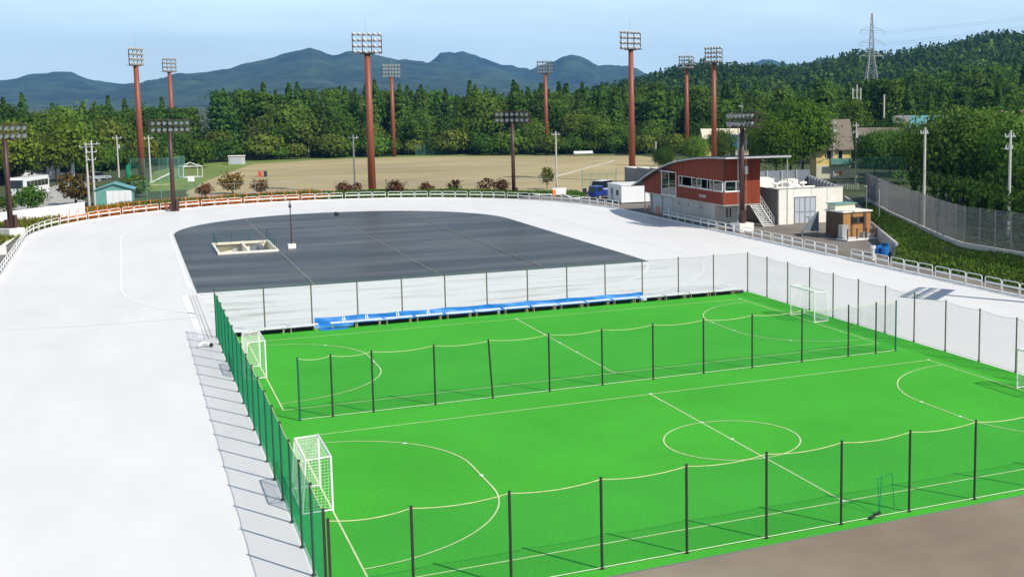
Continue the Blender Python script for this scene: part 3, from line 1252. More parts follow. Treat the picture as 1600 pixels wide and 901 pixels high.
def spaced(a, b, n):
    return [(a[0] + (b[0] - a[0]) * k / n, a[1] + (b[1] - a[1]) * k / n) for k in range(n + 1)]


NV = 34.0
near_px = [(647, 901), (798, 901), (940, 891), (1073, 867), (1196, 845), (1313, 822), (1420, 800), (1521, 778), (1612, 757)]
near_u = [4.72, 7.1, 10.1] + [13.1, 16.1, 19.1, 22.1, 25.0, 27.95, 30.95, 34.0, 37.0, 40.0, 43.0]
near_pts = [(u, NV) for u in near_u]
net_fence(near_pts, skip=(13,), label='long green net fence on dark posts along the brown paved apron')
net_fence([(u, 56.65) for u in (6.8, 8.3, 10.2, 13.2, 16.1, 19.1, 22.0, 24.9, 27.9, 30.9, 34.1, 37.2, 39.1, 40.5)], 'green net fence dividing the two green pitches', lean=(4,),
          post=['post_green'] + ['post_dark'] * 12 + ['post_green'])
net_fence(spaced((4.72, 34.9), (4.72, 79.6), 17), 'green net fence along the goals facing the wide white track', sag=.05, foot=False)
net_fence(spaced((43.1, 34.0), (43.1, 79.75), 15), 'green net fence between the pitches and the rink side with the building', sag=.10, post='post_brown', rope='net', foot=True)
net_fence(spaced((4.72, 79.75), (43.1, 79.75), 13), 'green net fence behind the row of benches facing the black cover', skip=(0, 13), sag=.05, post='post_brown', rope='net', foot=False)

# ---------------------------------------------------------------- goals
def goal(loc, rz, label):
    """goal mouth in local x=0 plane, opening towards +x; 3 x 2 m"""
    o = thing('futsal_goal', loc, label, 'goal', None, rz)
    r = .042
    y = 1.54
    fr = MB()
    for s in (-1, 1):
        fr.tube((0, s * y, 0), (0, s * y, 2.04), r, 8)
    fr.tube((0, -y - r, 2.04), (0, y + r, 2.04), r, 8)
    fr.obj('front_frame', 'white_paint', o)
    bk = MB()
    r2 = .03
    for s in (-1, 1):
        bk.tube((0, s * y, 2.04), (-.88, s * y, 2.0), r2, 8)
        bk.tube((-.88, s * y, 2.0), (-1.06, s * y, .04), r2, 8)
        bk.tube((-1.06, s * y, .04), (0, s * y, .04), r2, 8)
    bk.tube((-.88, -y, 2.0), (-.88, y, 2.0), r2, 8)
    bk.tube((-1.06, -y, .04), (-1.06, y, .04), r2, 8)
    bk.tube((-.88, -y, 2.0), (-1.06, y, .04), .016, 6)
    bk.obj('back_frame', 'white_paint', o)
    nm = MB()
    rr = .0045

    def grid(P, Q, T, U_, nu, nv):
        P, Q, T, U_ = map(Vector, (P, Q, T, U_))      # quad corners P-Q (top), T-U (bottom)
        for i in range(nu + 1):
            t = i / nu
            nm.tube(P.lerp(Q, t), T.lerp(U_, t), rr, 3, caps=False)
        for j in range(nv + 1):
            t = j / nv
            nm.tube(P.lerp(T, t), Q.lerp(U_, t), rr, 3, caps=False)
    grid((-.88, -y, 2), (-.88, y, 2), (-1.06, -y, .05), (-1.06, y, .05), 26, 17)
    grid((0, -y, 2.04), (0, y, 2.04), (-.88, -y, 2), (-.88, y, 2), 26, 7)
    for s in (-1, 1):
        grid((0, s * y, 2.04), (-.88, s * y, 2), (0, s * y, .05), (-1.06, s * y, .05), 8, 17)
    nm.obj('net', 'net_white', o)
    return o


goal((6.21, 44.89, .03), 0, 'white goal by the green side net, on the pitch beside the brown apron')
goal((6.21 + PL, 44.89, .03), PI, 'white goal by the building side net, on the pitch beside the brown apron')
goal((6.32, 67.84, .03), 0, 'white goal by the wide track side net, on the pitch in front of the benches')
goal((6.32 + PL, 67.84, .03), PI, 'white goal by the building side net, on the pitch in front of the benches')

# small folded green goal leaning by the near fence
p = G(1362, 811)
o = thing('practice_goal', (p.x, p.y, .03), 'small green tube frame goal leaning inside the net fence by the apron', 'goal')
tp1, tp2 = G(1388, 759) - p, G(1410, 757) - p
a1, a2 = Vector((0, 0, .03)), Vector((.95, .75, .03))
b = MB()
b.tube(Vector((.5, .25, .04)), Vector((.55, .45, 1.25)), .014, 6)
b.tube(Vector((1.35, .55, .04)), Vector((1.38, .75, 1.25)), .014, 6)
b.tube(Vector((.55, .45, 1.25)), Vector((1.38, .75, 1.25)), .014, 6)
b.tube(Vector((.5, .25, .04)), Vector((1.0, .85, 1.1)), .018, 6)
b.obj('frame', 'net', o)
b = MB()
b.box((.2, .1, .05), (.7, .12, .07), .45)
b.box((.35, .2, .09), (.45, .06, .05), .45)
b.obj('base_bar', 'post_dark', o)

# ---------------------------------------------------------------- benches, tarp
bo = thing('bench', (0, 0, 0), 'white bench with tan legs in the row under the net facing the black cover', 'bench', 'benches in a row under the far net')
L = 1.82
b = MB()
for k in range(3):
    b.box((0, -.16 + k * .16, .44), (L, .15, .04))
b.obj('seat', 'bench', bo)
for s in (-1, 1):
    b = MB()
    x = s * (L / 2 - .12)
    b.tube((x, -.15, 0), (x, -.15, .42), .022, 6)
    b.tube((x, .15, 0), (x, .15, .42), .022, 6)
    b.tube((x, -.16, .4), (x, .16, .4), .018, 6)
    b.tube((x, 0, .38), (x - s * .3, 0, .41), .014, 5)
    b.obj('leg', 'bench_leg', bo)
us = [5.85 + 2.04 * k for k in range(18)]
first = True
for k, u in enumerate(us):
    if k == 3:
        u = us[3] + .55
    loc = (u, 78.72 + random.uniform(-.04, .04), .02)
    if first:
        bo.location = loc
        first = False
        cur = bo
    else:
        cur = dup(bo, loc, random.uniform(-.02, .02))
    if k in (3, 4, 5, 6):
        cur['label'] = 'white bench carrying a small white upright bracket, against the blue sheet'
        cur['group'] = 'benches with brackets'
        mb = MB()
        mb.path([(-.1, .02, .46), (-.12, .05, .72), (-.02, .05, .78), (.04, .0, .52)], .035, 6)
        mb.obj('bracket', 'white_paint', cur)

# the blue sheet tied along the net behind the benches
b = MB()
nu_, nz_ = 150, 8
for i in range(nu_ + 1):
    t = i / nu_
    u = 10.75 + (34.2 - 10.75) * t
    for j in range(nz_ + 1):
        s = j / nz_
        z = .03 + s * (.68 - .05 * abs(math.sin(t * PI * 8)) - .06 * t)
        bulge = .10 * math.sin(t * 61 + s * 3) * (1 - s) + .07 * math.sin(t * 23 + s * 6) + .05 * math.sin(t * 140 + s * 2)
        b.v.append((u, 79.66 - .10 * (1 - s) ** 2 + bulge * .35, z))
for i in range(nu_):
    for j in range(nz_):
        k = i * (nz_ + 1) + j
        b.f.append((k, k + nz_ + 1, k + nz_ + 2, k + 1))
o = b.obj('blue_sheet', 'blue_tarp', None, True)
tag(o, 'bright blue plastic sheet tied along the net behind the white benches', 'tarpaulin')
b = MB().prism([(11.0, 78.5), (12.6, 78.45), (12.9, 79.2), (10.9, 79.3)], .022, .06)
o = b.obj('blue_sheet', 'blue_tarp')
tag(o, 'flap of blue sheet lying on the turf in the gap between benches', 'tarpaulin')
# dark rolled mats pushed under the benches
for k, (ua, ub) in enumerate(((5.4, 10.6), (13.2, 23.0), (23.2, 33.9), (34.4, 42.4))):
    mb = MB()
    mb.path([(ua + (ub - ua) * t, 79.22 + .03 * math.sin(t * 30), .13) for t in np.linspace(0, 1, 14)], .12, 8)
    o = mb.obj('rolled_mat', 'black')
    tag(o, ['black rolled mat under the benches left of the blue sheet gap', 'black rolled mat under the bracketed benches beside the blue sheet',
            'black rolled mat under the plain benches along the blue sheet', 'black rolled mat under the benches past the end of the blue sheet'][k], 'mat')

# ---------------------------------------------------------------- the black rink cover
rc = tag(link('rink_cover', None), 'large dark grey sheet covering the infield of the white rink', 'cover')
cov = oval(23.8, 19.2, 98.6 + 19.2, 142.3)
covp = [p for p in arc((23.8, 142.3), 19.2, 0, PI, 60)] + [(4.6, 98.6), (43.0, 98.6)]


def clip_u(poly, u, keep_right):
    out = []
    for i in range(len(poly)):
        p, q = poly[i], poly[(i + 1) % len(poly)]
        ip = (p[0] >= u) == keep_right
        iq = (q[0] >= u) == keep_right
        if ip:
            out.append(p)
        if ip != iq:
            t = (u - p[0]) / (q[0] - p[0])
            out.append((u, p[1] + (q[1] - p[1]) * t))
    return out


seams = [13.4, 23.8, 33.1]
bounds = [0] + seams + [60]
for i in range(4):
    pl = clip_u(clip_u(covp, bounds[i] + .03, True), bounds[i + 1] - .03, False)
    if i == 0:
        holed(MB(), pl, PIT, .030).obj('cover_sheet', 'cover', rc)
    else:
        MB().prism(pl, .006, .030 + .004 * (i % 2)).obj('cover_sheet', 'cover', rc)
for u in seams:
    vt = 142.3 + math.sqrt(19.2 ** 2 - (u - 23.8) ** 2)
    mb = MB()
    mb.path([(u + .02 * math.sin(v * 1.7), v, .045) for v in np.linspace(98.6, vt, 30)], .045, 5)
    mb.obj('seam_rope', 'seam', rc)

# pit with white parapet and green rail
pit = thing('equipment_pit', (10.575, 126.75, .03), 'white walled rectangular pit with green rails sunk in the dark cover', 'pit')
b = MB()
hw, hd, wt, ph, dp = 2.62, 4.25, .2, .20, 1.5
for (y0, y1) in ((-hd - wt, -hd), (hd, hd + wt)):
    b.ab((-hw - wt, y0, .002), (hw + wt, y1, ph))
for (x0, x1) in ((-hw - wt, -hw), (hw, hw + wt)):
    b.ab((x0, -hd + .001, .002), (x1, hd - .001, ph))
b.obj('parapet', 'concrete_light', pit)
for (a_, c_) in (((-hw, hd - .02, -dp), (hw, hd + .0, ph - .01)), ((-hw, -hd, -dp), (hw, -hd + .02, ph - .01)), ((-hw, -hd + .021, -dp), (-hw + .02, hd - .021, ph - .01)), ((hw - .02, -hd + .021, -dp), (hw, hd - .021, ph - .01))):
    MB().ab(a_, c_).obj('pit_wall', 'cream', pit)
MB().box((.15, 0, -.7), (.2, 2 * hd - .05, 1.6)).obj('partition', 'concrete_light', pit)
MB().box((0, 0, -dp - .05), (2 * hw, 2 * hd, .1)).obj('pit_floor', 'concrete_light', pit)
MB().box((1.4, 2.6, -.75), (1.2, .9, 1.3)).box((1.4, 2.6, -.05), (.8, .6, .1)).obj('machine', 'grey_panel', pit)
MB().box((-.7, 3.2, -.95), (.5, .5, 1.0)).box((-.7, 3.2, -.4), (.3, .3, .12)).obj('machine', 'steel', pit)


def rail(pts, name, parent, h=1.0, mat='post_green', r=.025, step=1.45):
    mb = MB()
    for i in range(len(pts) - 1):
        p, q = Vector(pts[i]), Vector(pts[i + 1])
        n = max(1, int((q - p).length / step))
        for k in range(n + 1):
            c = p.lerp(q, k / n)
            mb.tube(c, c + Vector((0, 0, h)), r, 5)
        for zz in (h, h * .5):
            mb.tube(p + Vector((0, 0, zz)), q + Vector((0, 0, zz)), r, 5)
    return mb.obj(name, mat, parent)


rail([(-hw, -hd * .2, ph), (-hw, hd, ph), (hw, hd, ph), (hw, -hd, ph)], 'guard_rail', pit)

# lamp post on the cover
p = G(456, 388)
lp = thing('lamp_post', (p.x, p.y, .03), 'slim dark lamp post on a white block standing on the cover', 'lamp post')
MB().box((0, 0, .22), (.75, .75, .44)).obj('base_block', 'concrete_light', lp)
b = MB().tube((0, 0, .44), (0, 0, 4.1), .06, 10, .05)
b.obj('pole', 'dark_mast', lp)
b = MB().tube((0, 0, 4.1), (0, 0, 4.38), .13, 10)
b.obj('lamp_collar', 'black', lp)
b = MB().tube((0, 0, 4.38), (0, 0, 4.78), .15, 10, .05)
b.obj('lamp_shade', 'lamp_glass', lp)
p = G(525, 336)
o = MB().box((0, 0, .16), (.42, .3, .32)).box((0, 0, .35), (.24, .2, .07)).box((.3, 0, .08), (.24, .36, .14)).obj('equipment_box', 'black')
o.location = (p.x, p.y, .03)
tag(o, 'small black equipment box on the far rim of the cover', 'box')

# ---------------------------------------------------------------- barrier frames round the rink
bfm = MB()
w2, hh, rr = .93, .92, .036
pts = [(-w2, 0, -.02), (-w2, 0, hh - .14), (-w2 + .05, 0, hh - .04), (-w2 + .14, 0, hh), (w2 - .14, 0, hh), (w2 - .05, 0, hh - .04), (w2, 0, hh - .14), (w2, 0, -.02)]
bfm.path(pts, rr, 6)
BF = bfm.mesh('barrier_frame', 'white_paint', True)
BR = MB().box((0, 0, .5), (2 * w2 - .06, .045, .14)).mesh('middle_rail', 'white_paint')
per = [(RC + RR + .12, v) for v in np.arange(40, RV, .25)] + arc((RC, RV), RR + .12, 0, PI, 440) + [(RC - RR - .12, v) for v in np.arange(RV, 60, -.25)]
acc = 0
last = Vector(per[0])
for i in range(1, len(per)):
    p = Vector(per[i])
    acc += (p - last).length
    last = p
    if acc < 2.08:
        continue
    acc -= 2.08
    d = Vector(per[min(i + 1, len(per) - 1)]) - Vector(per[i - 1])
    if p.x > 55 and (132.6 < p.y < 147.5 or 91.6 < p.y < 93.3):
        continue
    sx = screen_x(p.x, p.y)
    if sx < -60 or sx > 1680:
        continue
    o = link('barrier_frame', BF)
    o.location = (p.x, p.y, .10)
    o.rotation_euler = (0, 0, math.atan2(d.y, d.x))
    if p.x > 55:
        lab, gr = 'white tubular barrier frame with middle rail, between the rink and the asphalt yard', 'barrier frames along the yard'
    elif p.x < -8:
        lab, gr = 'white tubular barrier frame with middle rail, along the narrow asphalt path', 'barrier frames along the path'
    else:
        lab, gr = 'white tubular barrier frame with middle rail, on the curved end of the rink', 'barrier frames on the rink curve'
    tag(o, lab, 'barrier', gr)
    link('middle_rail', BR, o)

# ================================================================== FLOODLIGHT MASTS
def lamp_mesh(s=1.0, mat='lamp_white'):
    mb = MB()
    mb.tube((0, -.30 * s, 0), (0, .0, 0), .13 * s, 8, .27 * s)
    mb.tube((0, .0, 0), (0, .04 * s, 0), .27 * s, 8, .27 * s)
    mb.tube((0, -.44 * s, 0), (0, -.30 * s, 0), .09 * s, 6)
    return mb.mesh('floodlight', mat)


LAMP = lamp_mesh(1.15)
LAMPD = lamp_mesh(1.1, 'lamp_dark')
LGL = MB().tube((0, .045, 0), (0, .055, 0), .26, 8).mesh('lamp_lens', 'lamp_glass')


def tall_mast(u, v, h, face, label, cols=6, rows=4):
    """tall field mast; face: heading (rad) the lamps look"""
    o = thing('floodlight_mast', (u, v, 0), label, 'floodlight mast', 'tall floodlight masts', -face)
    mb = MB()
    top = h - 3.0
    mb.path([(0, 0, -.1), (0, 0, top * .5), (0, 0, top)], .6, 14, [.62, .53, .44])
    for z in (top * .3, top * .6):
        mb.tube((0, 0, z - .05), (0, 0, z + .05), .60 - z * .006, 14)
    mb.obj('pole', 'rust_mast', o, True)
    fr = MB()
    W2 = 2.2
    for x in (-W2, -.7, .7, W2):
        fr.box((x, 0, top + 1.5), (.12, .12, 2.9))
    for k in range(rows):
        fr.box((0, 0, top + .12 + k * (2.75 / (rows - 1))), (2 * W2, .10, .10))
    fr.box((0, 0, top + .02), (2.2, .9, .12))
    fr.box((0, -.45, top + .08), (2 * W2, .7, .05))
    fr.obj('lamp_frame', 'dark_mast', o)
    for k in range(rows):
        for i in range(cols):
            c = link('floodlight', LAMP, o)
            c.location = (-W2 + .25 + (2 * W2 - .5) * i / (cols - 1), .32, top + .32 + k * (2.75 / (rows - 1)))
            c.rotation_euler = (math.radians(-18), 0, 0)
            link('lamp_lens', LGL, c)
    rd_ = MB().tube((-.2, 0, top + 2.9), (-.2, 0, top + 6.2), .028, 5, .012)
    rd_.obj('lightning_rod', 'steel', o)
    return o


FC = (62, 255)


def face_to(u, v, c=FC):
    return math.atan2(c[0] - u, c[1] - v)


tall_mast(35.3, 190, 24.9, face_to(35.3, 190, (42, 255)), 'tall rust brown floodlight mast rising behind the row of red maples at the rink end')
tall_mast(82, 195, 26.2, face_to(82, 195, (66, 250)), 'tall rust brown floodlight mast rising behind the dark grey wall by the container')
tall_mast(63.8, 311.6, 23.4, face_to(63.8, 311.6), 'tall rust brown floodlight mast at the forest edge of the ball field')
tall_mast(101.6, 299.9, 24.2, face_to(101.6, 299.9), 'tall rust brown floodlight mast standing half hidden among the forest trees')
tall_mast(130, 273, 24.9, face_to(130, 273, (40, 225)), 'tall rust brown floodlight mast above the round bush behind the curved roof')
tall_mast(113, 224, 24.9, face_to(113, 224, (30, 185)), 'tall rust brown floodlight mast just behind the flat end of the curved roof')
tall_mast(3.0, 245, 24.3, face_to(3, 245, (60, 212)), 'tall rust brown floodlight mast beside the green wire enclosure')
tall_mast(11.1, 313, 24.6, face_to(11, 313, (60, 268)), 'tall rust brown floodlight mast rising directly behind a short dark mast')


def rink_mast(u, v, h, label, block=True, face=None, extra=False):
    face = face_to(u, v, (24, 112)) if face is None else face
    o = thing('rink_floodlight', (u, v, 0), label, 'floodlight mast', 'short rink floodlight masts', -face)
    z0 = .9 if block else 0
    if block:
        MB().box((0, 0, .45), (1.9, 1.9, .92)).obj('base_block', 'concrete_light', o)
    mb = MB()
    mb.path([(0, 0, z0 - .02), (0, 0, h * .5), (0, 0, h - 1.8)], .3, 12, [.30, .27, .24])
    mb.obj('pole', 'dark_mast', o, True)
    MB().box((-.42, .1, z0 + .75), (.4, .5, 1.4)).box((.38, -.1, z0 + .55), (.3, .4, .9)).obj('switch_box', 'dark_mast', o)
    fr = MB()
    W2 = 2.6
    zt = h - 1.8
    for x in (-W2, -W2 / 3, W2 / 3, W2):
        fr.box((x, 0, zt + .85), (.09, .09, 1.8))
        fr.box((x, -.8, zt + .85), (.07, .07, 1.8))
    for z in (0, .86, 1.72):
        fr.box((0, 0, zt + z), (2 * W2, .09, .09))
        fr.box((0, -.8, zt + z), (2 * W2, .07, .07))
        for x in (-W2, W2):
            fr.box((x, -.4, zt + z), (.07, .8, .07))
    fr.box((0, -.4, zt - .02), (2 * W2, .9, .05))  # wide bottom plate added to darken the shadow cast by the lamp head
    fr.obj('lamp_frame', 'dark_mast', o)
    for k in range(2):
        for i in range(7):
            c = link('floodlight', LAMPD, o)
            c.location = (-W2 + .35 + (2 * W2 - .7) * i / 6, .34, zt + .42 + k * .86)
            c.rotation_euler = (math.radians(-32), 0, math.radians((i - 3) * 5))
            link('lamp_lens', LGL, c)
    if extra:
        mb = MB()
        mb.tube((0, 0, h - .1), (0, 0, h + .9), .025, 5)
        mb.box((0, 0, h + .5), (.5, .08, .08)).box((.2, .1, h + .6), (.08, .4, .08))
        mb.obj('weather_vane', 'steel', o)
        mb = MB()
        for k in range(14):
            mb.box((0, -.42, 1.6 + k * .7), (.4, .03, .03))
        mb.box((-.2, -.42, 6), (.03, .03, 10))
        mb.box((.2, -.42, 6), (.03, .03, 10))
        mb.obj('ladder', 'bench_leg', o)
        MB().tube((.75, 0, .9), (.75, 0, 12.0), .045, 6).obj('cable_pipe', 'steel', o)
    return o


p = G(272, 330)
rink_mast(p.x, p.y, 12.4, 'short dark brown twin row floodlight mast behind the orange fence', False)
p = G(18, 369)
rink_mast(p.x, p.y, 12.5, 'short dark brown twin row floodlight mast in front of the white wall', True)
p = G(803, 308)
rink_mast(p.x, p.y, 13.0, 'short dark brown twin row floodlight mast beside the small red maples', False)
rink_mast(62.3, 116.6, 13.3, 'short dark brown floodlight mast on a white block beside the red building', True, extra=True)
rink_mast(61.2, 62.0, 12.6, 'short dark floodlight mast on the yard past the green embankment', True)

# ================================================================== THE CONTROL BUILDING
UF = 61.3
bl = tag(link('control_building', None), 'red boarded two storey rink building with curved roof and grey base', 'building')
roofp = [(143.9, 3.45), (141.7, 4.15), (139.8, 4.85), (137.0, 5.75), (134.4, 6.42), (131.9, 6.98), (129.4, 7.38), (127, 7.68), (124.6, 7.92), (122, 8.1), (119.8, 8.2), (116.9, 8.27)]
UB = 66.1
# ground floor (grey concrete), shutter bays at the far end
gf = MB()
gf.ab((61.95, 122.6, -.05), (UB - .05, 141.3, 2.7))
gf.obj('base_wall', 'concrete', bl)
MB().ab((61.90, 137.8, .02), (61.945, 140.5, 2.35)).obj('shutter', 'shutter', bl)
MB().ab((61.90, 134.2, .02), (61.945, 137.2, 2.35)).obj('shutter', 'shutter', bl)
MB().ab((61.78, 137.28, -.02), (61.96, 137.72, 2.7)).obj('pillar', 'concrete', bl)
MB().ab((61.78, 140.6, -.02), (61.96, 141.1, 2.7)).obj('pillar', 'concrete', bl)
# upper walls: split round the window band. profile on the long side
zb = 2.7


def roof_z(v):
    rv = sorted(roofp)
    return float(np.interp(v, [a for a, _ in rv], [c for _, c in rv])) - .16


def longside(v0, v1, z0, z1=None):
    """boarded wall piece on the long side: bottom z0, top z1 or the roof"""
    n = 10
    vs = np.linspace(v0, v1, n)
    if z1 is None:
        prof = [(v1, z0), (v0, z0)] + [(v, roof_z(v)) for v in vs]
    else:
        prof = [(v1, z0), (v0, z0), (v0, z1), (v1, z1)]
    MB().extr(prof, (UF, 0, 0), (0, 1, 0), (0, 0, 1), (1, 0, 0), .18).obj('board_wall', 'clad', bl)


longside(119.3, 131.3, zb, 4.18)
longside(131.3, 131.85, zb)
longside(136.3, 141.7, zb)
longside(119.3, 131.3, 5.42)
longside(131.85, 136.3, 5.72)
# short side, near face
NF = 119.3
MB().ab((UF + .19, NF, zb), (64.1, NF + .18, 4.18)).obj('board_wall', 'clad', bl)
MB().ab((UF + .19, NF, 5.42), (64.1, NF + .18, roof_z(NF))).obj('board_wall', 'clad', bl)
MB().ab((64.1, NF, zb), (UB, NF + .18, roof_z(NF))).obj('board_wall', 'clad', bl)
# other walls, floor slab, inner wall
n = 14
vs = np.linspace(NF + .19, 141.7, n)
MB().extr([(141.7, zb), (NF + .19, zb)] + [(v, roof_z(v)) for v in vs], (UB - .18, 0, 0), (0, 1, 0), (0, 0, 1), (1, 0, 0), .18).obj('board_wall', 'clad', bl)
MB().ab((UF + .19, 141.5, zb), (UB - .2, 141.7, roof_z(141.7) - .05)).obj('board_wall', 'clad', bl)
MB().ab((UF + .02, NF + .02, zb - .12), (UB - .02, 141.6, zb - .003)).obj('floor_slab', 'concrete', bl)
MB().ab((UF + .25, NF + .25, zb), (UB - .25, 141.4, zb + .02)).obj('inner_floor', 'interior', bl)
MB().ab((64.5, NF + .3, zb + .03), (64.6, 141.3, 4.4 + .8)).obj('inner_wall', 'interior', bl)
MB().ab((UF + .3, NF + .3, 5.5), (UB - .3, 131, 5.55)).obj('inner_ceiling', 'interior', bl)
# vertical corner batten and board joints
MB().ab((UF - .03, NF - .03, zb - .02), (UF + .12, NF + .12, 4.15)).obj('corner_post', 'brown_dark', bl)
MB().ab((UF - .03, NF - .03, 5.45), (UF + .12, NF + .12, 8.0)).obj('corner_post', 'brown_dark', bl)
b = MB()
for v in np.arange(120.2, 141.6, .6):
    for (za, zc) in (((zb + .02, 4.14), (5.46, roof_z(v) - .02)) if v < 131 else ((zb + .02, roof_z(v) - .02),)):
        if 131.8 < v < 136.35:
            continue
        if zc > za:
            b.ab((UF - .012, v - .015, za), (UF + .002, v + .015, zc))
for u in np.arange(61.9, 66, .6):
    for (za, zc) in (((zb + .02, 4.14), (5.46, 7.95)) if u < 64.1 else ((zb + .02, 7.95),)):
        b.ab((u - .015, NF - .012, za), (u + .015, NF + .002, zc))
b.obj('batten', 'clad', bl)


# windows
def window(a, bb, axis, z0, z1, mull, name='window'):
    """band window between a and bb along axis ('v' long side or 'u' short side)"""
    t = .07
    if axis == 'v':
        def bx(m_, p0, p1, za, zc, dep=.10, off=0.):
            m_.ab((UF + .03 + off, p0, za), (UF + .03 + off + dep, p1, zc))
    else:
        def bx(m_, p0, p1, za, zc, dep=.10, off=0.):
            m_.ab((p0, NF + .03 + off, za), (p1, NF + .03 + off + dep, zc))
    fr = MB()
    bx(fr, a, bb, z0, z0 + t * 1.3)
    bx(fr, a, bb, z1 - t, z1)
    ps = [a] + list(mull) + [bb]
    for x in ps:
        bx(fr, x - t / 2 if a < x < bb else (x if x == a else x - t), x + t / 2 if a < x < bb else (x + t if x == a else x), z0 + t * 1.3 + .001, z1 - t - .001, .12)
    w = fr.obj(name, 'win_frame', bl)
    for i in range(len(ps) - 1):
        g = MB()
        bx(g, ps[i] + t / 2 + .002, ps[i + 1] - t / 2 - .002, z0 + .095, z1 - t - .003, .012, .05)
        g.obj('pane', 'glass', w)
    s = MB()
    if axis == 'v':
        s.ab((UF - .05, a, z0 - .07), (UF + .16, bb, z0 - .003))
    else:
        s.ab((a, NF - .05, z0 - .07), (bb, NF + .16, z0 - .003))
    s.obj('sill', 'win_frame', w)


window(126.4, 131.25, 'v', 4.2, 5.40, (130.3, 127.6))
window(122.05, 126.2, 'v', 4.2, 5.40, (125.0, 123.4, 122.7))
window(119.5, 121.85, 'v', 4.2, 5.40, ())
window(61.55, 64.05, 'u', 4.2, 5.40, (63.0,))
for v in (126.3, 121.95):
    MB().ab((UF - .02, v - .07, 4.18), (UF + .15, v + .07, 5.42)).obj('window_post', 'brown_dark', bl)
# tall glazed bay at the far end
gb = MB()
for v in (131.9, 136.2):
    gb.ab((UF - .06, v - .05, 2.72), (UF + .06, v + .05, 5.70))
gb.ab((UF - .3, 131.8, 5.70), (UF + .12, 136.4, 5.82))
gb.ab((UF - .04, 131.95, 2.72), (UF + .08, 136.15, 2.84))
gb.ab((UF - .02, 134.0, 2.85), (UF + .06, 134.08, 5.69))
w = gb.obj('glazed_bay', 'win_frame', bl)
MB().ab((UF, 131.96, 2.85), (UF + .015, 133.99, 5.69)).obj('pane', 'glass', w)
MB().ab((UF, 134.09, 2.85), (UF + .015, 136.14, 5.69)).obj('pane', 'glass', w)
b = MB()
for k in range(4):
    b.box((62.6, 135.3 - k * .9, 3.15), (.5, .5, .06)).box((62.85, 135.3 - k * .9, 3.45), (.05, .5, .55)).box((62.6, 135.3 - k * .9, 2.92), (.06, .06, .4))
b.obj('inside_seat', 'white_paint', bl)
# roof: curved shell with overhang, pale fascia, flat eave past the near end
prof = [(v, z) for v, z in roofp] + [(v, z - .16) for v, z in reversed(roofp)]
rf = MB().extr(prof, (UF - .9, 0, 0), (0, 1, 0), (0, 0, 1), (1, 0, 0), 8.4).obj('roof', 'roof_dark', bl)
prof = [(v, z - .03) for v, z in roofp] + [(v, z - .21) for v, z in reversed(roofp)]
MB().extr(prof, (UF - .96, 0, 0), (0, 1, 0), (0, 0, 1), (1, 0, 0), .057).obj('fascia', 'fascia', rf)
MB().ab((UF - .9, 116.84, 8.05), (UF + 7.5, 116.897, 8.25)).obj('fascia', 'fascia', rf)
prof = [(v, z + .05) for v, z in roofp] + [(v, z + .005) for v, z in reversed(roofp)]
for k in range(12):
    MB().extr(prof, (UF - .6 + k * .7, 0, 0), (0, 1, 0), (0, 0, 1), (1, 0, 0), .04).obj('roof_seam', 'roof_dark', rf)
# thin column holding the eave
MB().tube((68.6, 117.4, 0), (68.6, 117.4, 8.08), .07, 8).obj('column', 'steel', bl)
# entrance under the overhang
MB().ab((62.6, 122.53, 0), (64.75, 122.59, 2.25)).obj('door_frame', 'door', bl)
for u0 in (62.68, 63.69):
    d = MB().ab((u0, 122.48, .02), (u0 + .98, 122.528, 2.18)).obj('door', 'door', bl)
    x = u0 + (.68 if u0 < 63 else .12)
    MB().ab((x, 122.465, .9), (x + .18, 122.478, 1.95)).obj('door_pane', 'dark_glass', d)
# sign strokes on the boards: four small pale characters
glyphs = [((0, .30, .30, .34), (.12, .02, .17, .30), (.05, .0, .28, .04)), ((.02, 0, .07, .32), (.14, .22, .32, .26), (.20, .02, .25, .30), (.14, .0, .32, .04)),
          ((.02, 0, .07, .34), (.12, .24, .32, .28), (.12, .10, .32, .14), (.22, 0, .27, .34)), ((.02, 0, .08, .34), (.24, 0, .30, .34), (.08, .06, .24, .10), (.08, .24, .24, .28))]
sg = MB()
for i, g in enumerate(glyphs):
    for (x0, z0, x1, z1) in g:
        v0 = 125.5 - i * .5
        sg.ab((UF - .04, v0 - x0, 3.2 + z0), (UF - .012, v0 - x1, 3.2 + z1))
sg.obj('sign_letters', 'white_paint', bl)
# horn speakers on the near face
for u in (63.55, 64.05):
    b = MB()
    b.add([(u - .2, NF - .5, 6.2), (u + .2, NF - .5, 6.15), (u + .2, NF - .5, 7.05), (u - .2, NF - .5, 7.1), (u - .12, NF - .01, 6.4), (u + .12, NF - .01, 6.4), (u + .12, NF - .01, 6.9), (u - .12, NF - .01, 6.9)],
          ((0, 1, 2, 3), (7, 6, 5, 4), (0, 4, 5, 1), (1, 5, 6, 2), (2, 6, 7, 3), (3, 7, 4, 0)))
    b.obj('loudspeaker', 'white_paint', bl)
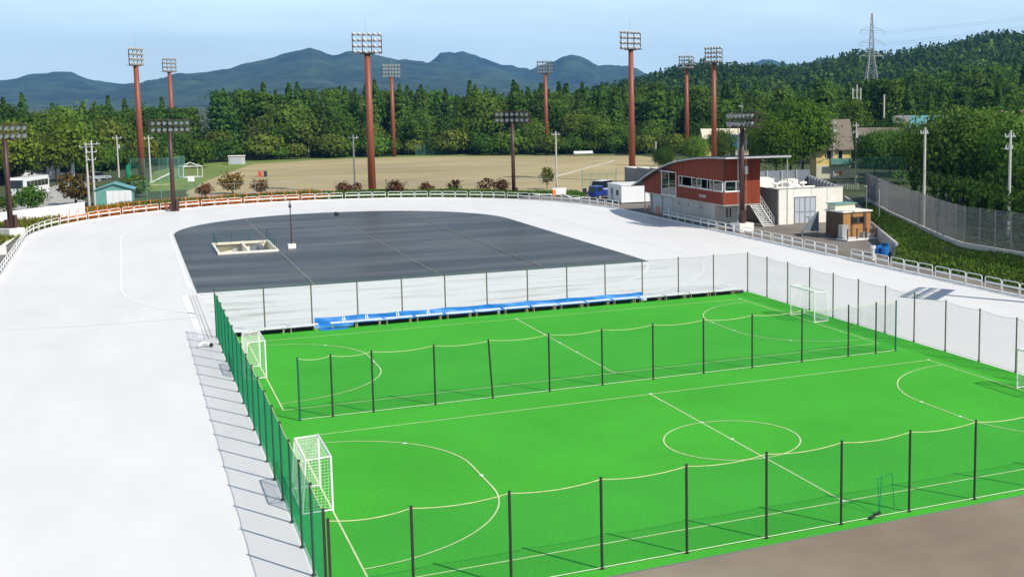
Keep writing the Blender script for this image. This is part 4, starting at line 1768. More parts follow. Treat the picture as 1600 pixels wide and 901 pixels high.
# outside stair
b = MB()
ns = 14
for k in range(ns):
    b.box((66.95, 118.9 + k * .27, .19 * (k + .5)), (1.3, .30, .07))
st = b.obj('stair', 'white_paint', bl)
for u in (66.27, 67.63):
    b = MB()
    b.tube((u, 118.75, .05), (u, 118.75 + ns * .27, ns * .19), .07, 6)
    for zz in (.55, 1.0):
        b.tube((u, 118.75, .05 + zz), (u, 118.75 + ns * .27, ns * .19 + zz), .028, 6)
    for k in range(0, ns + 1, 2):
        b.tube((u, 118.75 + k * .27, k * .19), (u, 118.75 + k * .27, k * .19 + 1.03), .022, 5)
    b.obj('stair_rail', 'white_paint', st)
MB().tube((UF + .1, 141.85, 0), (UF + .1, 141.85, 3.6), .06, 6).obj('downpipe', 'fascia', bl)
MB().tube((UB + .1, NF + .4, 2.7), (UB + .1, NF + .4, 7.9), .05, 6).obj('downpipe', 'fascia', bl)
for v in (126.0, 129.5, 132.3):
    MB().ab((61.91, v, 1.75), (61.948, v + .35, 2.0)).obj('vent_grille', 'conc_dark', bl)
MB().ab((62.2, 122.45, 2.42), (62.5, 122.59, 2.55)).obj('entrance_lamp', 'lamp_white', bl)
for v in (126.6, 131.8):
    MB().ab((61.935, v, .0), (61.947, v + .03, 2.68)).obj('wall_joint', 'conc_dark', bl)
# orange cones and posts by the shutters
for i, (u, v, h) in enumerate(((61.55, 141.0, .9), (61.5, 138.3, .95), (61.5, 137.7, .95), (61.5, 134.6, 1.15))):
    b = MB().tube((0, 0, 0), (0, 0, h), .075, 8).tube((0, 0, 0), (0, 0, .05), .16, 8).tube((0, 0, h), (0, 0, h + .06), .095, 8)
    o = b.obj('bollard', 'orange' if i < 3 else 'white_paint')
    o.location = (u, v, -.008)
    tag(o, ['orange bollard at the far corner of the red building', 'orange bollard left of a pair by the shutter', 'orange bollard right of a pair by the shutter', 'tall white bollard in front of the grey base wall'][i], 'bollard')
for i, (u, v) in enumerate(((61.3, 117.3), (61.0, 118.0))):
    b = MB().tube((0, 0, 0), (0, 0, .55), .16, 10, .13).tube((0, 0, .55), (0, 0, .75), .05, 8)
    o = b.obj('canister', 'car_blue' if i == 0 else 'car_white')
    o.location = (u, v, -.008)
    tag(o, ['blue canister beside the white mast block', 'white canister beside the white mast block'][i], 'canister')

# ---------------------------------------------------------------- concrete plant enclosure
en = tag(link('plant_enclosure', None), 'pale concrete plant enclosure with grey steel doors and machinery inside', 'building')
E = [(69.0, 120.0), (77.8, 120.0), (85.5, 140.0), (66.4, 140.0)]
MB().ab((69.0, 120.0, -.05), (77.8, 120.3, 4.15)).obj('front_wall', 'concrete_light', en)
MB().ab((69.0, 120.31, -.05), (69.25, 128, 4.13)).obj('side_wall', 'conc_dark', en)
b = MB()
d = Vector((85.5 - 77.8, 20.0)).normalized()
nn = Vector((-d.y, d.x))
L = 21.4
for k in range(10):
    t0, t1 = k / 10 + .002, (k + 1) / 10 - .002
    p, r = Vector((77.8, 120.31)) + d * L * t0, Vector((77.8, 120.31)) + d * L * t1
    mb = MB().prism([(p.x, p.y), (r.x, r.y), (r.x + nn.x * .2, r.y + nn.y * .2), (p.x + nn.x * .2, p.y + nn.y * .2)], -.05, 4.15 + .02 * (k % 2))
    mb.obj('wall_panel', 'grey_panel', en)
    mb = MB().prism([(p.x, p.y), (p.x + d.x * .18, p.y + d.y * .18), (p.x + d.x * .18 + nn.x * .45, p.y + d.y * .18 + nn.y * .45), (p.x + nn.x * .45, p.y + nn.y * .45)], -.04, 4.2)
    mb.obj('wall_rib', 'fascia', en)
for k in range(8):
    u0, u1 = 67 + k * 2.3, 67 + (k + 1) * 2.3
    MB().ab((u0 + .01, 140, -.05), (u1 - .01, 140.2, 4.9)).obj('wall_panel', 'grey_panel', en)
    MB().ab((u0, 139.8, 0), (u0 + .14, 139.995, 4.95)).obj('wall_rib', 'fascia', en)
MB().prism([(69.26, 120.31), (77.7, 120.31), (85.0, 139.7), (67, 139.7), (67, 128.1), (69.26, 128.1)], 2.6, 2.75).obj('inner_deck', 'concrete_light', en)
for u in (71.0, 73.4, 75.6):
    MB().ab((u, 119.985, 3.3 if u < 75 else .02), (u + .03, 119.997, 4.12)).obj('wall_joint', 'conc_dark', en)
MB().ab((68.97, 119.95, 4.153), (77.85, 120.34, 4.21)).obj('coping', 'fascia', en)
# gate
gate = MB().ab((71.08, 119.93, .05), (74.0, 119.995, 3.15)).obj('gate', 'gate_blue', en)
b = MB()
for u in (71.08, 71.75, 72.45, 72.55, 73.2, 73.93):
    b.ab((u, 119.88, .05), (u + .07, 119.928, 3.15))
b.ab((71.08, 119.86, 1.4), (74.0, 119.878, 1.47))
b.ab((71.05, 119.86, 3.1), (74.03, 119.93, 3.2))
b.obj('gate_frame', 'steel', gate)
MB().ab((72.6, 119.84, .75), (73.6, 119.878, .82)).ab((73.05, 119.84, .2), (73.12, 119.878, .75)).obj('gate_bolt', 'steel', gate)
# machinery on the deck: each unit one part
rn = random.Random(3)
for i, (u, v, sx, sy, h) in enumerate(((71, 131, 2.6, 3.0, 1.2), (74.5, 134, 2.2, 2.6, 1.7), (72.5, 126, 3.4, 1.6, .9), (77.0, 131, 1.6, 2.2, 1.0), (79.2, 135, 2.0, 1.2, 1.3), (76, 126, 1.3, 1.3, .8), (70.8, 136, 2, 2, 1.9))):
    MB().box((u, v, 2.75 + h / 2), (sx, sy, h)).box((u, v, 2.75 + h + .06), (sx * .7, sy * .7, .12)).obj('cooling_unit', 'equip', en)
for i, (u, v) in enumerate(((73.6, 128.6), (77.2, 128.2), (78.3, 132.5), (75.4, 130.4))):
    MB().tube((u, v, 2.75), (u, v, 4.2 + .2 * (i % 2)), .16, 8).tube((u - .5, v, 4.1), (u + .5, v, 4.1), .14, 8).obj('valve_pipe', 'equip', en)
MB().tube((70, 129.2, 3.5), (79.5, 129.2, 3.5), .13, 8).tube((70, 129.7, 3.3), (79.5, 129.7, 3.3), .1, 8).obj('header_pipe', 'equip', en)

# dark grey wall behind the container
gwl = tag(link('boundary_wall', None), 'dark grey wall with a pale coping behind the white container office', 'wall')
for k in range(5):
    MB().ab((77, 160 + k * 5.3, -.05), (77.3, 165.26 + k * 5.3, 3.9 - k * .2)).obj('wall_panel', 'grey_panel', gwl)
    MB().ab((76.95, 160 + k * 5.3, 3.9 - k * .2 + .003), (78.6, 165.28 + k * 5.3, 4.02 - k * .2)).obj('coping', 'concrete_light', gwl)

# ---------------------------------------------------------------- white container office, truck, van
co = thing('site_office', (65.9, 156.9, 0), 'white container site office with small windows beside the truck', 'container', None, 0)
b = MB().box((0, 0, 1.35), (5.4, 5.2, 2.4))
b.obj('shell', 'car_white', co)
MB().box((0, 0, 2.62), (5.55, 5.35, .12)).obj('roof', 'white_paint', co)
for x in (-2.4, 2.4):
    for y in (-2.3, 2.3):
        MB().box((x, y, .07), (.3, .3, .15)).obj('foot', 'concrete', co)
MB().box((2.0, -2.62, 1.5), (.9, .05, .95)).obj('window', 'win_frame', co)
MB().box((2.0, -2.65, 1.5), (.76, .03, .8)).obj('pane', 'dark_glass', co)
MB().box((-2.72, .9, 1.2), (.05, .85, 1.95)).obj('door', 'door', co)
MB().box((-2.75, .9, 1.6), (.03, .5, .7)).obj('pane', 'dark_glass', co)
MB().box((-2.72, -1.2, 1.5), (.05, .9, .9)).obj('window', 'win_frame', co)
MB().box((-2.75, -1.2, 1.5), (.03, .76, .76)).obj('pane', 'dark_glass', co)


def wheel(x, y, r, w, parent):
    t = MB().tube((x, y - w / 2, r), (x, y + w / 2, r), r, 14).obj('wheel', 'tyre', parent)
    MB().tube((x, y - w / 2 - .012, r), (x, y + w / 2 + .012, r), r * .55, 10).obj('rim', 'steel', t)


def car(loc, rz, mat, label, L=4.2, Wd=1.7, H=1.45, van=False):
    o = thing('parked_car', loc, label, 'car', None, rz)
    lo = [(-L / 2, .3), (L / 2, .3), (L / 2, .62), (L / 2 - .12, .74), (L * .22, .86), (-L / 2 + .05, .88), (-L / 2, .7)]
    MB().extr(lo, (0, -Wd / 2, 0), (1, 0, 0), (0, 0, 1), (0, 1, 0), Wd).obj('body', mat, o)
    if van:
        up = [(L * .36, .87), (L * .22, H), (-L / 2 + .1, H), (-L / 2 + .04, .87)]
    else:
        up = [(L * .24, .865), (L * .06, H), (-L * .28, H), (-L * .44, .885)]
    MB().extr(up, (0, -Wd / 2 + .08, 0), (1, 0, 0), (0, 0, 1), (0, 1, 0), Wd - .16).obj('windows', 'dark_glass', o)
    MB().box(((up[1][0] + up[2][0]) / 2, 0, H + .015), (up[1][0] - up[2][0] + .1, Wd - .2, .05)).obj('roof', mat, o)
    for x in (-L * .3, L * .3):
        for y in (-Wd / 2 + .1, Wd / 2 - .1):
            wheel(x, y, .31, .2, o)
    for y in (-Wd / 2 + .3, Wd / 2 - .3):
        MB().box((L / 2 + .005, y, .6), (.04, .3, .13)).obj('headlight', 'lamp_glass', o)
    return o


def truck(loc, rz, label):
    o = thing('truck', loc, label, 'truck', None, rz)
    MB().box((-.7, 0, .55), (4.6, 1.7, .16)).obj('chassis', 'car_dark', o)
    cab = [(1.0, .45), (2.5, .45), (2.55, 1.1), (2.35, 1.95), (1.05, 2.0)]
    MB().extr(cab, (0, -.85, 0), (1, 0, 0), (0, 0, 1), (0, 1, 0), 1.7).obj('cab', 'car_blue', o)
    MB().add([(2.575, -.75, 1.15), (2.575, .75, 1.15), (2.39, .7, 1.85), (2.39, -.7, 1.85)], ((0, 1, 2, 3),)).obj('windscreen', 'dark_glass', o)
    for s in (-1, 1):
        MB().box((1.75, s * .86, 1.5), (.9, .02, .6)).obj('side_window', 'dark_glass', o)
    MB().box((-.9, 0, 1.0), (3.6, 1.75, .7)).obj('load_bed', 'car_blue', o)
    for x in (1.7, -1.9):
        for y in (-.75, .75):
            wheel(x, y, .36, .24, o)
    return o


p = G(948, 311)
truck((p.x + .2, p.y + 1.2, -.008), math.radians(200), 'dark blue flatbed truck parked tight beside the white container')
p = G(940, 304)
car((p.x + .6, p.y + 2.0, -.008), math.radians(215), 'car_white', 'white delivery van parked behind the blue truck', 4.4, 1.75, 2.0, True)
p = G(906, 306)
for (dx, mt, lb) in ((0, 'car_white', 'white'), (-1.2, 'orange', 'orange'), (.9, 'black', 'black')):
    mb = MB().box((0, 0, .45), (.5, .4, .9)).box((0, 0, .93), (.3, .3, .08)) if mt != 'car_white' else MB().box((0, 0, .7), (2.2, .08, 1.0)).box((-.9, 0, .2), (.08, .3, .4)).box((.9, 0, .2), (.08, .3, .4))
    o = mb.obj('sign_board' if mt == 'car_white' else 'waste_bin', mt)
    o.location = (p.x - 2.6 + dx * 2.4 + (0 if mt == 'car_white' else 2.0), p.y + 2, 0)
    tag(o, lb + (' notice board on legs' if mt == 'car_white' else ' upright waste bin') + ' on the grass by the yard entrance', 'sign' if mt == 'car_white' else 'bin')

# kerbs of the entrance planting
b = MB()
ks = [G(800, 305), G(878, 304), G(893, 311), G(918, 309)]
for i in range(len(ks) - 1):
    a_, c_ = ks[i], ks[i + 1]
    d = (c_ - a_).normalized()
    nn = Vector((-d.y, d.x, 0))
    b.prism([(a_.x, a_.y), (c_.x, c_.y), ((c_ + nn * .3).x, (c_ + nn * .3).y), ((a_ + nn * .3).x, (a_ + nn * .3).y)], -.02, .14)
struct('yard_kerb', b, 'concrete_light')

# ---------------------------------------------------------------- brown machine shed in the yard
p = G(1322, 377)
sh = thing('machine_shed', (69.6, 106.2, 0), 'small brown boarded machine hut with railed platform on the asphalt yard', 'hut', None, math.radians(4))
MB().box((0, 0, 1.45), (3.6, 3.0, 2.6)).obj('walls', 'tan', sh)
MB().box((-1.83, 0, 1.45), (.05, 2.98, 2.6)).obj('side_boards', 'brown_dark', sh)
MB().box((0, 0, 2.84), (3.9, 3.3, .14)).obj('roof', 'concrete_light', sh)
MB().box((-.2, 1.0, 3.2), (2.6, 1.4, .6)).obj('roof_unit', 'cream', sh)
MB().box((-.2, 1.0, 3.54), (2.9, 1.8, .07)).obj('unit_cover', 'teal_wall', sh)
w = MB().box((.05, -1.53, 1.9), (1.7, .06, .75)).obj('window', 'brown_dark', sh)
MB().box((-.35, -1.57, 1.92), (.7, .02, .55)).obj('pane', 'glass', w)
MB().box((-.35, -1.562, 1.92), (.7, .01, .55)).obj('blind', 'cream', w)
MB().box((.55, -1.57, 1.92), (.55, .02, .6)).obj('pane', 'dark_glass', w)
MB().box((1.0, -1.56, 1.45), (.3, .07, 2.55)).obj('pilaster', 'brown_dark', sh)
MB().box((0, -2.6, .12), (5.6, 1.9, .16)).obj('platform', 'white_paint', sh)
b = MB()
for x in (-2.7, -1.5, -.3, 1.0, 2.6):
    b.box((x, -3.45, .65), (.09, .09, 1.3))
b.tube((-2.7, -3.45, 1.2), (2.6, -3.45, 1.2), .02, 5)
b.obj('platform_rail', 'black', sh)
MB().box((-2.3, -2.2, .95), (.8, .7, 1.3)).obj('meter_box', 'steel', sh)
MB().box((.2, -2.6, .45), (.9, .7, .5)).obj('pump', 'gravel', sh)
MB().box((1.7, -2.7, .33), (1.3, .5, .26)).obj('pump', 'steel', sh)
b = MB()
for k in range(5):
    b.tube((2.1, -1.2 + k * .22, 1.0 - k * .1), (4.3, -2.0 + k * .22, .25), .03, 5)
b.obj('pipe_rack', 'steel', sh)
# sloping grey canopy beside the hut
cn = thing('sloping_screen', (67.2, 108.6, 0), 'dark grey sloping screen propped beside the brown hut', 'screen')
MB().extr([(-1.9, .55), (0, 2.6), (.2, 2.6), (.2, .55)], (0, 0, 0), (1, 0, 0), (0, 0, 1), (0, 1, 0), .08).obj('panel', 'grey_panel', cn)
MB().box((-1.8, .1, .3), (.08, .08, .62)).box((.1, .1, .3), (.08, .08, .62)).box((-.85, .1, .56), (2.0, .5, .06)).obj('stand', 'conc_dark', cn)
# white drain strip and vent post, blue drums, thin lamp pole
p = G(1364, 406)
o = MB().tube((0, 0, 0), (0, 0, 1.05), .14, 12).tube((0, 0, 1.05), (0, 0, 1.32), .24, 12).tube((0, 0, 0), (0, 0, .06), .22, 12).obj('vent_post', 'equip')
o.location = (p.x, p.y, -.008)
tag(o, 'white capped vent post standing behind the barrier frames', 'post')
for i, (x, y) in enumerate(((64.35, 91.9), (65.1, 93.0), (64.2, 92.9))):
    p = Vector((x, y))
    b = MB().tube((0, 0, 0), (0, 0, .95), .38, 12)
    for zz in (.02, .33, .62, .93):
        b.tube((0, 0, zz - .02), (0, 0, zz + .02), .40, 12)
    o = b.obj('drum', 'blue_tarp')
    o.location = (p.x, p.y, -.008)
    tag(o, 'bright blue plastic drum at the low end of the retaining wall', 'drum', 'blue drums at the wall')
b = MB().tube((0, 0, 0), (0, 0, 4.4), .045, 6).box((-.15, 0, 4.4), (.4, .12, .1))
o = b.obj('yard_lamp', 'steel')
p = G(1337, 345)
o.location = (p.x - .5, p.y - 3, 0)
tag(o, 'thin grey lamp pole behind the brown hut', 'lamp post')
b = MB().tube((0, 0, 0), (0, 0, 4.6), .05, 6).tube((0, 0, 4.6), (0, 0, 4.66), .08, 6)
o = b.obj('flag_pole', 'steel')
o.location = (75.2, 108.6, 0)
tag(o, 'thin grey pole at the end of the mesh fence beside the hut', 'pole')

# ---------------------------------------------------------------- grey mesh fence on the low wall
mf = tag(link('mesh_fence', None), 'long grey wire mesh fence on a low concrete footing above the grass slope', 'fence')
fp = [(66.9, 58), (67.2, 68), (67.4, 76), (67.3, 84.5), (69.5, 90.3), (78.5, 111.5), (84.2, 123.2), (86.5, 128)]


def poly_at(poly, step):
    out = [Vector(poly[0])]
    acc = 0
    for i in range(len(poly) - 1):
        p, q = Vector(poly[i]), Vector(poly[i + 1])
        L = (q - p).length
        while acc + step <= L:
            acc += step
            out.append(p.lerp(q, acc / L))
        acc -= L
    return out


fpts = poly_at(fp, 2.0)
MESHP = None
for i in range(len(fpts)):
    p = fpts[i]
    c = link('post', post_mesh(3.3, .032, 'mesh_grey'), mf)
    c.location = (p.x, p.y, 1.85)
mb = MB()
for i in range(len(fpts) - 1):
    p, q = fpts[i], fpts[i + 1]
    d = (q - p).normalized()
    nn = Vector((-d.y, d.x))
    f = MB().prism([tuple(p - nn * .12), tuple(q - nn * .12), tuple(q + nn * .12), tuple(p + nn * .12)], 1.2, 1.9)
    f.obj('footing', 'concrete', mf)
    if MESHP is None:
        pm_ = MB()
        for j in range(28):
            z = .12 + j * .115
            pm_.tube((0, 0, z), (2.0, 0, z), .011 if j % 4 else .02, 4, caps=False)
        for k in range(1, 24):
            pm_.tube((2.0 * k / 24, 0, .1), (2.0 * k / 24, 0, 3.22), .007, 3, caps=False)
        MESHP = pm_.mesh('mesh_panel', 'mesh_grey')
    c = link('mesh_panel', MESHP, mf)
    c.location = (p.x, p.y, 1.9)
    c.rotation_euler = (0, 0, math.atan2(d.y, d.x))
    c.scale = ((q - p).length / 2.0, 1, 1)

# ================================================================== RIGHT SIDE: trees, hedge, houses, poles
proto('big_a', 'wide', 12, 11, 150, 52, .27, 'f_green', 401)
proto('big_b', 'wide', 11, 10, 150, 52, .27, 'f_dark', 402)
proto('big_c', 'round', 14, 9.5, 150, 56, .26, 'f_bright', 403)
proto('pine_near', 'pine', 14, 10, 130, 52, .26, 'f_green', 405, flat=.4)
for i, (u, v, s, key, lb) in enumerate((
        (87, 100, .78, 'pine_near', 'spreading leafy tree in front of the teal roofed hall'),
        (94, 92, .86, 'big_b', 'dark leafy tree behind the utility pole with the long crossarm'),
        (97, 108, .92, 'big_a', 'broad green tree between the two utility poles by the mesh fence'),
        (100, 119, .72, 'pine_near', 'layered green tree just behind the first utility pole'),
        (104, 98, 1.0, 'big_b', 'tall dark tree at the end of the mesh fence thicket'),
        (112, 112, .95, 'big_b', 'dark leafy tree in the thicket below the teal roof'),
        (108, 128, .62, 'big_b', 'dark leafy tree next to the green fence by the hedge'),
        (88, 84, .85, 'big_b', 'dark tree closing the thicket at the mesh fence'),
        (80, 74, .8, 'big_b', 'dark tree leaning over the mesh fence'),
        (121, 140, .62, 'big_a', 'green tree behind the hedge and green fence'),
        (128, 158, .75, 'big_b', 'dark tree under the long white building'),
        (122, 163, .6, 'big_a', 'round green tree beside the yellow house garden'),
        (135, 150, .8, 'big_b', 'dark tree behind the green wire fence'),
        (92, 104, .9, 'big_a', 'tallest broad green tree hiding the teal hall'),
        (105, 113, .82, 'pine_near', 'tall layered tree hiding the gable of the teal hall'),
        (116, 122, .95, 'big_b', 'dark tree left of the teal hall roof'),
        (98, 86, .95, 'big_a', 'broad green tree at the dark end of the thicket'),
        (110, 100, .95, 'big_a', 'tall green tree behind the thicket hiding the hall wall'),
        (*AZD(1476, 152).xy, .92, 'big_a', 'green tree in front of the left slope of the teal hall roof'),
        (*AZD(1508, 146).xy, 1.0, 'big_b', 'dark tree in front of the middle of the teal hall roof'),
        (*AZD(1540, 152).xy, .84, 'pine_near', 'layered tree in front of the right slope of the teal hall roof'),
        (*AZD(1572, 146).xy, .92, 'big_a', 'broad tree beside the crossarm pole in front of the hall'),
        (*AZD(1606, 150).xy, 1.05, 'big_b', 'dark tree hiding the brown roofed house behind the hall'),
        (*AZD(1368, 205).xy, .66, 'big_b', 'dark bushy tree in front of the long white building'),
        (*AZD(1392, 214).xy, .62, 'big_a', 'green bushy tree in front of the long white building'),
        (*AZD(1420, 205).xy, .64, 'big_b', 'dark bushy tree at the far end of the long white building'),
        (84, 93, .7, 'big_a', 'lower green tree close behind the mesh fence'))):
    plant(key, 'leafy_tree', (u, v, 1.4), s, lb)
# large bright tree beside the building
plant('big_c', 'leafy_tree', (112, 186, 0), 1.05, 'large bright green tree rising behind the plant enclosure')
plant('big_c', 'leafy_tree', (103, 180, 0), .80, 'bright green tree behind the flat eave of the red building')
plant('big_a', 'leafy_tree', (117, 199, 0), .85, 'green tree beside the brown roofed house')
plant('big_a', 'leafy_tree', (122, 238, 0), .62, 'round green bush at the end of the ball field behind the curved roof')
plant('big_a', 'leafy_tree', (113, 233, 0), .52, 'small round bush beside a tall mast behind the curved roof')
plant('big_a', 'leafy_tree', (131, 236, 0), .75, 'green tree in front of the cream walled house')
plant('big_b', 'leafy_tree', (100, 221, 0), .42, 'low dark bush at the corner of the ball field')
for i, (u, v, s) in enumerate(((140, 226, .9), (150, 212, .9), (157, 200, .9), (146, 198, .8), (163, 215, 1.0), (152, 230, 1.0), (170, 200, 1.0), (176, 186, 1.0), (182, 170, 1.0), (188, 156, 1.0), (168, 178, .9),
                               (192, 140, 1.05), (160, 163, .8), (172, 150, .9), (186, 122, 1.0), (168, 128, .85), (176, 108, 1.0), (160, 110, .9))):
    plant(('big_a', 'big_b', 'pine_near')[i % 3], 'leafy_tree', (u, v, gz(u, v) - .1), s, 'green tree among the houses below the wooded slope', 'tree', 'trees among the houses')

# clipped dark hedge behind the mesh fence (leafy box-shaped rows)
def hedge(path_, w, h, z, mat, label, leaf=.22, dens=26):
    r = np.random.default_rng(len(path_) * 7 + int(h * 10))
    P = []
    for i in range(len(path_) - 1):
        p, q = np.array(path_[i], float), np.array(path_[i + 1], float)
        L = np.linalg.norm(q - p)
        d = (q - p) / L
        nn = np.array([-d[1], d[0]])
        n = int(L * h * dens)
        t = r.uniform(0, 1, n)
        s = r.uniform(-1, 1, n)
        zz = r.uniform(0, 1, n)
        side = r.uniform(size=n) < .62
        s = np.where(side, np.sign(s) * r.uniform(.8, 1.05, n), s)
        zz = np.where(side, zz, r.uniform(.85, 1.08, n))
        bulge = 1 + .22 * np.sin(t * L * .9 + i) + .12 * np.sin(t * L * 2.3)
        C = np.stack([p[0] + d[0] * L * t + nn[0] * s * w / 2 * bulge, p[1] + d[1] * L * t + nn[1] * s * w / 2 * bulge, z + zz * h * (.9 + .1 * bulge)], -1)
        P.append(C)
    V, Fq = leaf_quads(np.concatenate(P), leaf, 0, 11)
    me = bpy.data.meshes.new('hedge')
    set_mesh(me, V, Fq)
    me.materials.append(MT[mat])
    o = link('hedge', me)
    return tag(o, label, 'hedge')


hedge([(72.5, 66), (73.0, 84), (76, 91), (84, 110), (88, 118)], 3.2, 4.4, 1.4, 'f_dark', 'tall dark clipped hedge running behind the grey mesh fence')
hedge([(78, 66), (79, 84), (84, 96), (92, 112)], 4.0, 6.0, 1.4, 'f_dark', 'second dark hedge row deeper in the thicket')
hedge([(106, 150), (124, 143)], 2.0, 1.6, 1.4, 'f_green', 'low green hedge at the foot of the green wire fence')
hedge([(84, 150), (90, 162), (97, 172), (106, 178)], 3.0, 1.6, 0, 'f_weed', 'yellowish weedy scrub beside the plant enclosure')
hedge([(88.5, 141), (93, 148), (99, 160)], 3.0, 1.2, .0, 'f_weed', 'yellow green scrub strip between the enclosure and the road')

# green wire fence by the hedge
def wire_fence(pts, h, label, mat='post_green', z=0, step=2.2, cell=.18, r=.008, mesh=True, pr=.04):
    o = tag(link('wire_fence', None), label, 'fence')
    ps = poly_at(pts, step)
    pmsh = None
    for i, p in enumerate(ps):
        c = link('post', post_mesh(h, pr, mat), o)
        c.location = (p.x, p.y, z)
    k = ('wf', h, step, mat, cell)
    if k not in NETM:
        mb = MB()
        n = int(step / cell)
        for i in range(1, n):
            mb.tube((step * i / n, 0, .05), (step * i / n, 0, h), r, 3, caps=False)
        n = int(h / cell)
        for j in range(1, n + 1):
            mb.tube((0, 0, h * j / n), (step, 0, h * j / n), r, 3, caps=False)
        mb.tube((0, 0, h), (step, 0, h), .025, 4)
        NETM[k] = mb.mesh('mesh_panel', mat)
    for i in range(len(ps) - 1):
        d = ps[i + 1] - ps[i]
        c = link('mesh_panel', NETM[k], o)
        c.location = (ps[i].x, ps[i].y, z)
        c.rotation_euler = (0, 0, math.atan2(d.y, d.x))
        c.scale = (d.length / step, 1, 1)
    return o


wire_fence([(103.6, 155.5), (116, 150), (127, 142)], 4.0, 'tall green wire fence behind the low hedge on the plateau', z=1.4, cell=.14, r=.012)
wire_fence([tuple(G(208, 318).xy), tuple(G(335, 308).xy)], 3.2, 'green wire fence in front of the playground', 'teal_wall', cell=.25, r=.008)
wire_fence([tuple(G(205, 283).xy), tuple(G(256, 283).xy), tuple(G(290, 277).xy)], 4.2, 'tall green wire enclosure around the foot of a tall mast', 'teal_wall', cell=.2, r=.012, step=2.8)
wire_fence([tuple(G(335, 308).xy), tuple(G(480, 303).xy), tuple(G(560, 303).xy), tuple(G(700, 301).xy), tuple(G(905, 298).xy)], 2.0, 'thin grey wire fence along the near side of the ball field', 'steel', cell=.3, r=.005, step=3, pr=.03)
wire_fence([tuple(G(650, 243).xy), tuple(G(690, 242).xy)], 2.6, 'short green wire fence at the forest edge', 'teal_wall', cell=.2, r=.02)
wire_fence([tuple(G(330, 250).xy), tuple(G(356, 250).xy)], 2.4, 'low teal wire fence beside the small grey field shed', 'teal_wall', cell=.2, r=.02)

# batting screen: big green framed net by the truck
p0, p1 = G(910, 298), G(963, 297)
o = thing('backstop', (p0.x, p0.y, 0), 'tall pale green framed ball screen at the corner of the ball field', 'backstop')
d = (p1 - p0)
b = MB()
n = 4
for k in range(n + 1):
    c = d * (k / n)
    hh_ = 3.6 if k in (0, n) else 2.8
    b.tube(c, c + Vector((0, 0, hh_)), .06 if k in (0, n) else .035, 6)
for zz in (.1, 1.3, 2.75):
    b.tube(Vector((0, 0, zz)), d + Vector((0, 0, zz)), .03, 5)
b.obj('frame', 'teal_wall', o)
c = link('net_panel', net_mesh(3.0, 2.8, .02, mat='net'), o)
c.rotation_euler = (0, 0, math.atan2(d.y, d.x))
c.scale = (d.length / 3, 1, 1)


# utility poles
def util_pole(u, v, h, label, z=0, arms=1, tr=False, ang=0.3, r=.16):
    o = thing('utility_pole', (u, v, z), label, 'utility pole', 'utility poles', ang)
    MB().tube((0, 0, -.1), (0, 0, h), r, 10, r * .62).obj('pole', 'pole_conc', o)
    for k in range(arms):
        zz = h - .55 - k * 1.1
        Lh = .95 - .2 * k
        a = MB().box((.15 if k == 0 else -.1, .12, zz), (2 * Lh, .09, .1)).obj('crossarm', 'steel', o)
        ib = MB()
        for x in (-.8, -.1, .8):
            ib.tube((x * Lh, .12, zz + .05), (x * Lh, .12, zz + .3), .05, 6)
        ib.obj('insulator', 'lamp_white', a)
    if tr:
        MB().tube((.3, 0, h - 2.6), (.3, 0, h - 1.8), .24, 10).obj('transformer', 'steel', o)
    return o


for (x, y, z, h, lb, arms, tr) in (
        (1443, 357, 1.5, 10.2, 'concrete utility pole with one crossarm behind the mesh fence bend', 1, False),
        (1575, 377, 1.5, 10.2, 'concrete utility pole with two crossarms at the thicket', 2, False),
        (1302, 279, 0, 10.6, 'concrete utility pole in front of the brown roofed house', 2, False),
        (1337, 287, 0, 10.4, 'concrete utility pole at the garden corner of the brown roofed house', 2, True),
        (555, 301, 0, 9.3, 'concrete utility pole beside the tall mast near the maples', 1, False),
        (870, 298, 0, 9.6, 'concrete utility pole near the ball screen', 1, False),
        (140, 323, 0, 9.0, 'concrete utility pole left of a close pair by the teal shed', 1, False),
        (149, 323, 0, 9.4, 'concrete utility pole right of a close pair by the teal shed', 3, False),
        (186, 277, 0, 8.2, 'concrete utility pole beside the parked cars', 1, True),
        (236, 285, 0, 8.6, 'concrete utility pole inside the green wire enclosure', 1, False),
        (1025, 258, 0, 5.2, 'short concrete pole at the ball field corner bush', 0, False),
        (1140, 247, 0, 8.4, 'concrete utility pole just behind the curved roof', 1, False),
        (1181, 245, 0, 10.8, 'tall thin concrete pole behind the flat eave', 0, False),
        (1252, 275, 0, 10.0, 'concrete utility pole among the bright trees behind the enclosure', 1, False),
        (1105, 232, 0, 11.5, 'concrete utility pole among trees beside a tall mast', 1, False),
        (1066, 232, 0, 10.5, 'concrete utility pole half hidden by a tall mast', 1, False)):
    p = G(x, y, z)
    util_pole(p.x, p.y, h, lb, z, arms, tr, .44 + random.uniform(-.2, .2), .17)


def wires(name, pairs, label, r=.018, sag=.8):
    mb = MB()
    for (a_, c_) in pairs:
        a_, c_ = Vector(a_), Vector(c_)
        mb.path([a_.lerp(c_, t) - Vector((0, 0, sag * 4 * t * (1 - t))) for t in np.linspace(0, 1, 12)], r, 4)
    o = mb.obj(name, 'wire')
    return tag(o, label, 'cable')


